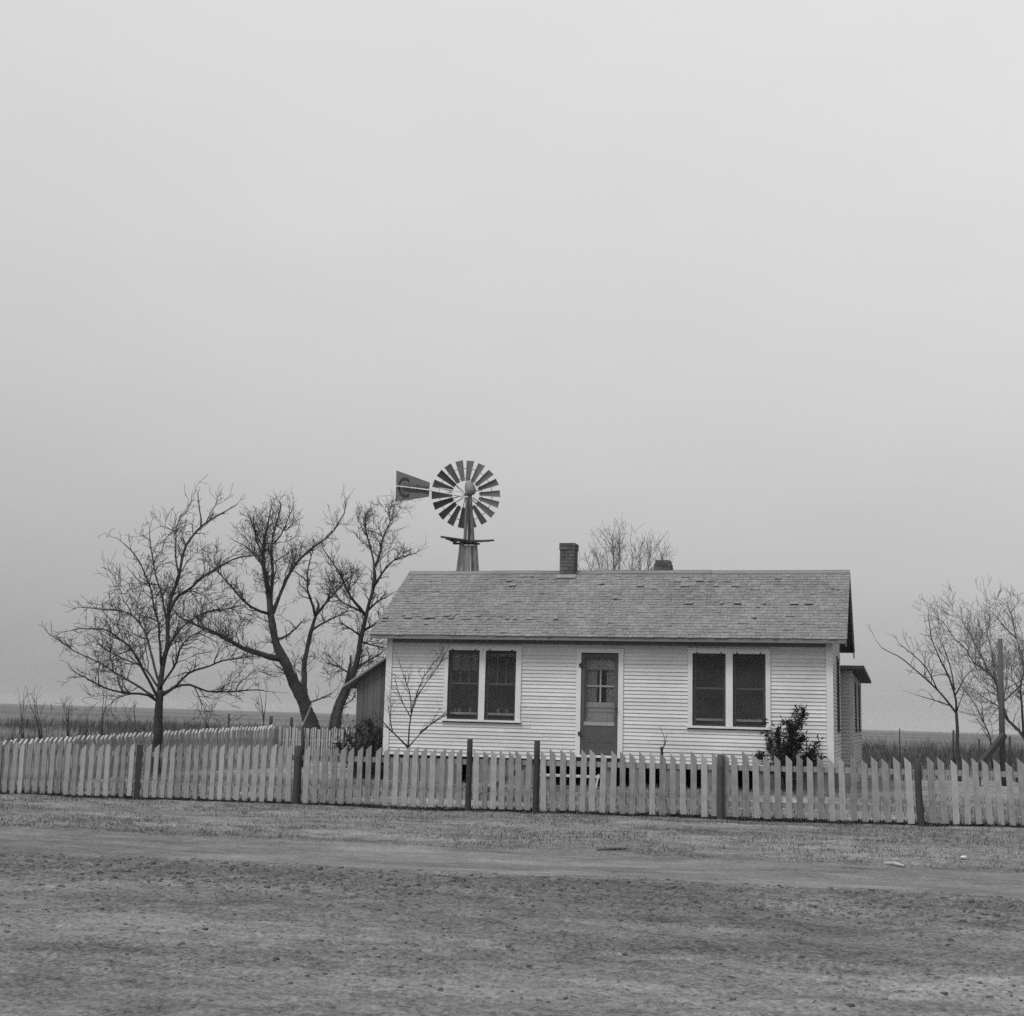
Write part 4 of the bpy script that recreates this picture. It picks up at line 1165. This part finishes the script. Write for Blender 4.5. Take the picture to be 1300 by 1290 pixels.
# far small trees beyond the left fence
far = [((28, 938), 30, 887, 'far bare sapling beyond the side fence, nearest the left edge'), ((50, 938), 44, 885, 'forked far bare sapling, second from the left edge'), ((85, 938), 87, 900, 'low twiggy far sapling left of the small tree'),
       ((129, 936), 132, 872, 'tall thin far sapling left of the small tree'), ((172, 934), 170, 905, 'faint low far sapling just left of the small tree trunk'), ((335, 932), 338, 872, 'thin crooked far sapling at the back corner of the fence'), ((262, 925), 262, 902, 'faint far bush beyond the middle of the side fence')]
for k, (b_, tx, ty, lab) in enumerate(far):
    T = Tree('sapling', b_, 62.0 if k != 5 else 44.0, lab, M['weed'], M['weed'], 80+k, group='bare saplings beyond the side fence')
    T.bd = 2.4; T.rmin = .007; T.dn = 1.0; T.lr = .55
    for q in range(3 if k in (1, 2, 4, 6) else 2):
        ox = T.rnd.uniform(-11, 11) if q else 0
        T.limb([(b_[0]+q*1.5, b_[1]), (b_[0]+ox*.25, b_[1]-(b_[1]-ty)*.4), (tx+ox*.6, ty+(b_[1]-ty)*.25), (tx+ox, ty)], 1.6, .5, k=T.rnd.uniform(-.4, .4), spawn=(1.8, 18, .2, .5), levels=1)
    T.finish()

# ------------------------------------------------------------------ evergreen bushes
def bush(name, stems, Y, label, seed, leaf, per, rad, base_px, group=None):
    rnd = random.Random(seed)
    p = at(base_px[0], base_px[1], Y); base = Vector((p.x, p.y, gzw(p.x, p.y)-.02))
    root = empty(name, base, label, 'bush', group)
    st = MB(); lf = MB(); S_ = Y/F_PX
    for pts, r0 in stems:
        k = rnd.uniform(-.5, .5); P = []
        acc = 0; prev = None
        for (x, y) in pts:
            if prev: acc += math.hypot(x-prev[0], y-prev[1])
            prev = (x, y); P.append(at(x, y, Y+k*acc*S_)-base)
        st.tube(P, [max(r0*S_*(1-.6*i/(len(P)-1)), .006) for i in range(len(P))], 6)
        L = sum((a-b).length for a, b in zip(P[1:], P[:-1]))
        for _ in range(int(per*L)):
            f = (.08+.92*rnd.random()**.8)*(len(P)-1); i = min(int(f), len(P)-2)
            c = P[i].lerp(P[i+1], f-i) + Vector((rnd.gauss(0, 1), rnd.gauss(0, 1), rnd.gauss(0, .8)))*rad*rnd.random()
            ax = (P[i+1]-P[i]).normalized()
            d = (ax*rnd.uniform(.0, .9) + Vector((rnd.gauss(0,1), rnd.gauss(0,1), rnd.gauss(0,1)))*.6).normalized()
            sd = d.cross(Vector((rnd.gauss(0,1), rnd.gauss(0,1), rnd.gauss(0,1)))).normalized()
            l = leaf*rnd.uniform(.6, 1.3); w = l*.34; up = sd.cross(d)*l*.12
            lf.quad(c, c+d*l*.4+sd*w/2+up, c+d*l, c+d*l*.4-sd*w/2+up)
    st.build('stem', M['bark'], root, smooth=True); lf.build('foliage', M['leaf'], root)
bush('evergreen_bush', [([(998, 1012), (998, 985), (1001, 960), (1007, 930), (1012, 912), (1009, 896)], 4), ([(1000, 960), (1006, 938), (1016, 915), (1019, 903)], 2), ([(997, 985), (990, 960), (988, 938), (987, 926)], 3),
      ([(995, 985), (980, 955), (976, 935), (972, 918)], 2.5), ([(998, 980), (994, 950), (996, 930), (993, 917)], 3), ([(999, 975), (1010, 955), (1016, 942), (1019, 938)], 2), ([(1004, 985), (1024, 968), (1032, 953), (1036, 941)], 1.6),
      ([(1001, 982), (1016, 970), (1027, 958)], 2), ([(996, 990), (978, 975), (968, 962), (964, 958)], 2), ([(1000, 965), (1002, 945), (1003, 925), (1001, 916)], 2.5), ([(1006, 985), (1030, 972), (1041, 962)], 1.3),
      ([(999, 1012), (996, 985), (986, 965)], 4), ([(999, 1012), (1003, 985), (1012, 965)], 4), ([(998, 1010), (992, 990), (982, 972)], 4), ([(1000, 1010), (1005, 992), (1010, 975)], 4), ([(972, 920), (969, 916)], 1)], 27.3, 'ragged dark evergreen bush in front of the right end of the white wall', 5, .088, 340, .08, (999, 1012))
bush('evergreen_bush', [([(460, 990), (455, 965), (448, 945), (440, 932)], 3), ([(462, 990), (462, 960), (460, 938), (456, 922)], 3), ([(464, 990), (470, 960), (472, 935), (468, 915)], 3), ([(466, 990), (476, 965), (480, 945), (481, 925)], 3),
      ([(458, 990), (445, 970), (434, 955), (428, 945)], 2.5), ([(462, 990), (458, 970), (465, 950), (475, 935)], 3), ([(455, 990), (450, 975), (446, 960), (436, 940)], 3), ([(466, 990), (474, 975), (483, 962), (484, 945)], 3), ([(470, 995), (478, 985), (484, 975)], 2)], 30.0, 'low dense dark bush in front of the bare board lean-to', 6, .07, 420, .17, (462, 990))

# ------------------------------------------------------------------ pole with brace, loose posts, stake
pp = at(1272, 985, 33.0); pb = Vector((pp.x, pp.y, gzw(pp.x, pp.y)))
pole = empty('corner_pole', pb, 'tall weathered pole with a dark slanting brace at the right of the yard', 'pole')
mb = MB(); P = [at(1273.5, 990, 33.0)-pb, at(1271.5, 900, 33.0)-pb, at(1269.5, 811, 33.0)-pb]; P[0].z = -.3
mb.tube(P, [.072, .067, .058], 9); mb.build('pole', M['greypost'], pole, smooth=True)
mb = MB(); a_ = at(1236, 980, 32.4)-pb; b_ = at(1275, 933, 32.85)-pb; a_.z = max(a_.z, -.1); mb.bar(a_, b_, .12, .12); mb.build('brace', M['post'], pole)
def loose_post(px, ytop, ybase, Y, r, label, m='post', top_px=None):
    p = at(px, ybase, Y); z0 = gzw(p.x, p.y); base = Vector((p.x, p.y, z0))
    mb = MB(); t = at(top_px if top_px else px, ytop, Y)-base; m_ = t*.5+Vector((rng.uniform(-.02, .02), 0, 0))
    mb.tube([(0, 0, -.15), m_, t], [r, r*.95, r*.85], 7)
    o = mb.build('fence_post', M[m], None, base, True); tag(o, label, 'post', 'loose field fence posts'); return o
loose_post(1243, 938, 975, 33.0, .03, 'thin dark post left of the slanting brace')
loose_post(1282, 935, 975, 33.5, .035, 'thin dark post just right of the tall pole')
loose_post(1211, 927, 965, 40, .035, 'short dark post behind the slim sapling', top_px=1210.5)
loose_post(1142, 925, 960, 46, .022, 'lone thin stake in the field between the house and the slim sapling')
loose_post(290, 906, 925, 50, .045, 'small far post beyond the side fence, left of the big trees', top_px=290.5)
loose_post(384, 922, 950, 38, .05, 'dark post against the trunk base of the big tree')
p = at(384, 922, 37.9)
mb = MB(); q0, q1 = at(384, 921, 37.9), at(397.5, 888, 37.6); mb.tube([q0, q0.lerp(q1, .5)+Vector((.02,0,0)), q1], [.022, .018, .012], 6)
o = mb.build('leaning_stick', M['stick']); tag(o, 'pale thin stick leaning against the big tree trunk', 'stick')
a_, b_ = at_b(755.5, 996, -1.0), at_b(760, 983, -1.0)
mb = MB(); a_.z = min(a_.z, gzw(a_.x, a_.y)-.03); mb.bar(a_, b_, .03, .02, (0, 1, 0)); o = mb.build('stake', M['scrap']); tag(o, 'white slanting stake stuck in the yard before the door', 'stake')

# ------------------------------------------------------------------ litter on the verge
def on_ground(px, py):
    d = ray(px, py); t = (0-EYE)/d.z
    for _ in range(12):
        P = Vector((0,0,EYE))+d*t; t *= (EYE-gzw(P.x, P.y))/max(1e-6, EYE-P.z)
    return Vector((0,0,EYE))+d*t
for (x0, y0, x1, y1, r, lab) in ((1124, 1098.5, 1148, 1101.5, .022, 'pale broken stick lying on the verge at the right'), (758, 1080, 795, 1079, .016, 'thin dark stick lying on the verge below the gate')):
    p, q = on_ground(x0, y0), on_ground(x1, y1)
    mb = MB(); c = (p+q)/2; up = Vector((0, 0, r*.8)); mb.tube([p-c+up, Vector((.01, .01, r))+up*.3, q-c+up], [r, r*1.1, r*.7], 6); o = mb.build('stick', M['stick'] if y0 > 1090 else M['clod'], None, c, True); tag(o, lab, 'stick')
def pebble(px, py, r, name, m, lab, cat, seed):
    rnd = random.Random(seed); p = on_ground(px, py)
    mb = MB(); pts = []
    n = 8
    for i, (h, q) in enumerate(((-.3, .6), (0, 1), (.35, .9), (.6, .45), (.66, .1))):
        pts.append(((rnd.uniform(-.1, .1)*r, rnd.uniform(-.1, .1)*r, h*r), q*r))
    mb.tube([q[0] for q in pts], [q[1] for q in pts], n)
    for i, v in enumerate(mb.v): mb.v[i] = (v[0]*1.25+rnd.uniform(-.15, .15)*r, v[1]+rnd.uniform(-.15, .15)*r, v[2])
    o = mb.build(name, m, None, p); tag(o, lab, cat); return o
pebble(1223, 1089, .035, 'stone', M['scrap'], 'white stone on the verge beyond the pale broken stick', 'stone', 3)

# ------------------------------------------------------------------ clods, dead grass, weeds (uncountable)
nr = np.random.RandomState(5)
def scatter_clods():
    V, Fq = [], []
    base = np.array([(-1,-.8,-.3),(1,-.9,-.3),(.9,1,-.3),(-1,.9,-.3),(-.7,-.6,.5),(.6,-.6,.55),(.6,.7,.45),(-.6,.55,.6)])
    fc = [(4,5,6,7),(0,1,5,4),(1,2,6,5),(2,3,7,6),(3,0,4,7)]
    N_ = 26000
    a = nr.uniform(-2.5, 14.5, N_); b = np.where(nr.rand(N_) < .62, nr.normal(-15.5, .75, N_), np.where(nr.rand(N_) < .7, nr.uniform(-20.5, -14.4, N_), nr.uniform(-11.6, -5.3, N_)))
    r = .004 + .0048*nr.pareto(2.2, N_); r = np.minimum(r, np.where(b < -17, .017, .030)); r[(b > -11.7)] *= .6
    keep = ~((b > ROAD0-.05) & (b < ROAD1+.05) & (nr.rand(N_) > .06))
    a, b, r = a[keep], b[keep], r[keep]
    z = ground_z(a, b)
    for i in range(len(a)):
        th = nr.uniform(0, 6.28); c_, s_ = math.cos(th), math.sin(th)
        p = base*(1+nr.uniform(-.3, .3, base.shape))*r[i]*np.array([1.2, 1, .8])
        x, y = p[:, 0]*c_-p[:, 1]*s_, p[:, 0]*s_+p[:, 1]*c_
        w = hw(a[i], b[i], z[i]+r[i]*.1); n0 = len(V)
        V += [(w.x+x[j], w.y+y[j], w.z+p[j, 2]) for j in range(8)]
        Fq += [tuple(n0+k for k in f) for f in fc]
    mb = MB(); mb.v, mb.f = V, Fq
    o = mb.build('dirt', M['clod']); tag(o, 'dark clods of turned earth strewn along the near side of the road', 'earth clods', kind='stuff')
scatter_clods()
def blades(name, m, pts, hgt, nb, wid, spread, label, cat):
    V, Fq = [], []
    for (a, b, k) in pts:
        z = None
        w0 = hw(a, b, 0); z = k[1]
        for _ in range(nb):
            h = hgt*k[0]*nr.uniform(.45, 1.2); th = nr.uniform(0, 6.28); ln = nr.uniform(.1, .8)
            ox, oy = nr.normal(0, spread, 2)
            d = np.array([math.cos(th)*ln, math.sin(th)*ln, 1])*h
            sx, sy = -math.sin(th+nr.uniform(-1, 1))*wid/2, math.cos(th+nr.uniform(-1, 1))*wid/2
            p = np.array([w0.x+ox, w0.y+oy, z-.01]); q = p+d*np.array([.4, .4, .6]); t = p+d
            n0 = len(V); V += [(p[0]-sx, p[1]-sy, p[2]), (p[0]+sx, p[1]+sy, p[2]), (q[0]+sx*.7, q[1]+sy*.7, q[2]), (q[0]-sx*.7, q[1]-sy*.7, q[2]), tuple(t)]
            Fq += [(n0, n0+1, n0+2, n0+3), (n0+3, n0+2, n0+4)]
    mb = MB(); mb.v, mb.f = V, Fq
    o = mb.build(name, m); tag(o, label, cat, kind='stuff'); return o
def pick(n, a0, a1, b0, b1, thr, seed, fr):
    a = nr.uniform(a0, a1, n); b = nr.uniform(b0, b1, n)
    k = fbm(a*fr, b*fr*1.5, seed, 3) + nr.uniform(-.25, .25, n) > thr
    a, b = a[k], b[k]; z = ground_z(a, b)
    return [(x, y, (nr.uniform(.6, 1.3), q)) for x, y, q in zip(a, b, z)]
pts = pick(16000, -6.5, 15, -11.7, -5.2, -.05, 21, .9)
blades('verge_grass', M['vergegrass'], pts, .05, 5, .008, .05, 'short dead grass tufts on the verge before the front fence', 'dead grass')
pts = pick(9000, -5.8, 14.5, -4.45, -.4, -.2, 25, .7)
o = blades('yard_grass', M['drygrass'], pts, .11, 6, .008, .07, 'pale dry grass in the fenced yard', 'dry grass')
pts = [(x, y, (nr.uniform(.6, 1.4), q)) for x, y, q in zip(*(lambda a: (a, np.full_like(a, FB)+nr.normal(.13, .11, len(a)), ground_z(a, np.full_like(a, FB))))(nr.uniform(-6, 14.3, 4200)))]
blades('fence_shade_grass', M['shadegrass'], pts, .075, 5, .009, .05, 'dead grass coloured dark for the shade along the foot of the front fence', 'dead grass')
# weeds in the field beyond the yard, as dead brush
a = nr.uniform(-26, 34, 5200); b = np.concatenate([nr.uniform(8.5, 30, 3200), nr.uniform(30, 75, 2000)])
keep = ~((b < 12.2) & (a > -7) & (a < 10.2)); a, b = a[keep], b[keep]
m_ = fbm(a*.25, b*.25, 91, 3) + nr.uniform(-.3, .3, len(a)) > -.15; a, b = a[m_], b[m_]
z = ground_z(a, b)
blades('weeds', M['weed'], [(x, y, (nr.uniform(.4, 1.5), q)) for x, y, q in zip(a, b, z)], .55, 11, .014, .16, 'dark dead brush covering the field beyond the yard', 'brush')

# taller scrub farther out, in patches, a band under the horizon on both sides
a = nr.uniform(-60, 70, 5200); b = nr.uniform(30, 95, 5200)
m_ = fbm(a*.11, b*.11, 97, 3) + nr.uniform(-.25, .25, len(a)) > -.02; a, b = a[m_], b[m_]; z = ground_z(a, b)
blades('brush', M['weed'], [(x, y, (nr.uniform(.35, 1.3), q)) for x, y, q in zip(a, b, z)], .95, 9, .022, .22, 'patchy tall scrub in the far field below the horizon', 'scrub')

# ------------------------------------------------------------------ sky, sun, camera
SUN_EL, SUN_AZ = R(57), R(46)           # sun ahead-left of the front wall, behind the camera's left shoulder
sd = Vector((-math.sin(SUN_AZ)*math.cos(SUN_EL), -math.cos(SUN_AZ)*math.cos(SUN_EL), math.sin(SUN_EL)))
sun = bpy.data.lights.new('sun', 'SUN'); sun.energy = 1.95; sun.angle = R(17); sun.color = (1, 1, 1)
so = bpy.data.objects.new('sun', sun); C.objects.link(so); so.rotation_euler = (-sd).to_track_quat('-Z', 'Y').to_euler()
w = bpy.data.worlds.new('World'); scene.world = w; w.use_nodes = True
N, L = w.node_tree.nodes, w.node_tree.links
bg = N['Background']
sky = N.new('ShaderNodeTexSky'); sky.sky_type = 'NISHITA'; sky.sun_disc = False
sky.sun_elevation = SUN_EL; sky.sun_rotation = math.atan2(sd.x, sd.y); sky.dust_density = 6; sky.air_density = 1; sky.ozone_density = 1
bw = N.new('ShaderNodeRGBToBW'); L.new(sky.outputs[0], bw.inputs[0])
# an overcast, dusty dome: darker to the horizon and brighter overhead, on top of the clear-sky light
tc = N.new('ShaderNodeTexCoord'); sx = N.new('ShaderNodeSeparateXYZ'); L.new(tc.outputs['Generated'], sx.inputs[0])
def ma(op, a, b, c=None):
    n = N.new('ShaderNodeMath'); n.operation = op
    for i, x in enumerate((a, b, c)):
        if x is None: continue
        if isinstance(x, (int, float)): n.inputs[i].default_value = x
        else: L.new(x, n.inputs[i])
    return n.outputs[0]
z = ma('MINIMUM', ma('MAXIMUM', sx.outputs['Z'], 0.0), .55)
g = ma('MULTIPLY_ADD', ma('SUBTRACT', 1.0, ma('POWER', 2.71828, ma('MULTIPLY', z, -1/.36))), .50, .352)
g = ma('MULTIPLY_ADD', ma('MINIMUM', sx.outputs['X'], .38), .10, g)
# added sun glow out of view; unseen right sky dimmed to darken the gable
dt = N.new('ShaderNodeVectorMath'); dt.operation = 'DOT_PRODUCT'; L.new(tc.outputs['Generated'], dt.inputs[0]); dt.inputs[1].default_value = tuple(sd)
g = ma('MULTIPLY_ADD', ma('POWER', ma('MAXIMUM', dt.outputs['Value'], 0.0), 3.0), .45, g)
g = ma('MULTIPLY_ADD', ma('MINIMUM', ma('MAXIMUM', ma('SUBTRACT', sx.outputs['X'], .40), 0.0), .3), -1.0, g)
nz = N.new('ShaderNodeTexNoise'); nz.inputs['Scale'].default_value = 1.6; nz.inputs['Detail'].default_value = 3
mp = N.new('ShaderNodeMapping'); mp.inputs['Scale'].default_value = (1, 1, 2.5); L.new(tc.outputs['Generated'], mp.inputs[0]); L.new(mp.outputs[0], nz.inputs['Vector'])
g = ma('MULTIPLY_ADD', ma('SUBTRACT', nz.outputs['Fac'], .5), .10, g)
nz2 = N.new('ShaderNodeTexNoise'); nz2.inputs['Scale'].default_value = 9; nz2.inputs['Detail'].default_value = 6; nz2.inputs['Roughness'].default_value = .6; L.new(mp.outputs[0], nz2.inputs['Vector'])
g = ma('MULTIPLY_ADD', ma('SUBTRACT', nz2.outputs['Fac'], .5), .035, g)
SKY_STRENGTH = .1
g = ma('MULTIPLY_ADD', bw.outputs[0], .08, ma('MULTIPLY', g, 1/SKY_STRENGTH))
cc = N.new('ShaderNodeCombineColor'); [L.new(g, cc.inputs[i]) for i in range(3)]
L.new(cc.outputs[0], bg.inputs['Color']); bg.inputs['Strength'].default_value = SKY_STRENGTH

# dusty air over the plain
me = bpy.data.meshes.new('haze'); hb = MB(); hb.box(-4200, 4200, -4200, 4200, -40, 22.0)
hz = bpy.data.materials.new('dusty_air'); hz.use_nodes = True; HN, HL = hz.node_tree.nodes, hz.node_tree.links
HN.remove(HN['Principled BSDF']); pv = HN.new('ShaderNodeVolumePrincipled'); pv.inputs['Color'].default_value = (.9, .9, .9, 1); pv.inputs['Density'].default_value = .00016
HL.new(pv.outputs[0], HN['Material Output'].inputs['Volume'])
ho = hb.build('haze', hz); tag(ho, 'thin pale dust haze over the plain', kind='stuff')
cam = bpy.data.cameras.new('camera'); co_ = bpy.data.objects.new('camera', cam); C.objects.link(co_)
cam.sensor_fit = 'HORIZONTAL'; cam.sensor_width = 36; cam.lens = F_PX/1300*36
cam.shift_y = -45/1300; cam.clip_end = 40000; cam.clip_start = .1
ct, st_ = math.cos(PITCH), math.sin(PITCH); cr, sr = math.cos(ROLL), math.sin(ROLL)
Fw = Vector((0, ct, st_)); Rt = Vector((1, 0, 0)); Up = Vector((0, -st_, ct))
R2 = Rt*cr + Up*sr; U2 = Up*cr - Rt*sr
co_.matrix_world = Matrix(((R2.x, U2.x, -Fw.x, 0), (R2.y, U2.y, -Fw.y, 0), (R2.z, U2.z, -Fw.z, EYE), (0, 0, 0, 1)))
scene.camera = co_
scene.view_settings.view_transform = 'Standard'; scene.view_settings.look = 'None'
scene.view_settings.exposure = 0; scene.view_settings.gamma = 1
scene.cycles.sample_clamp_indirect = 2.0; scene.cycles.max_bounces = 5; scene.cycles.transparent_max_bounces = 12
scene.cycles.use_denoising = False
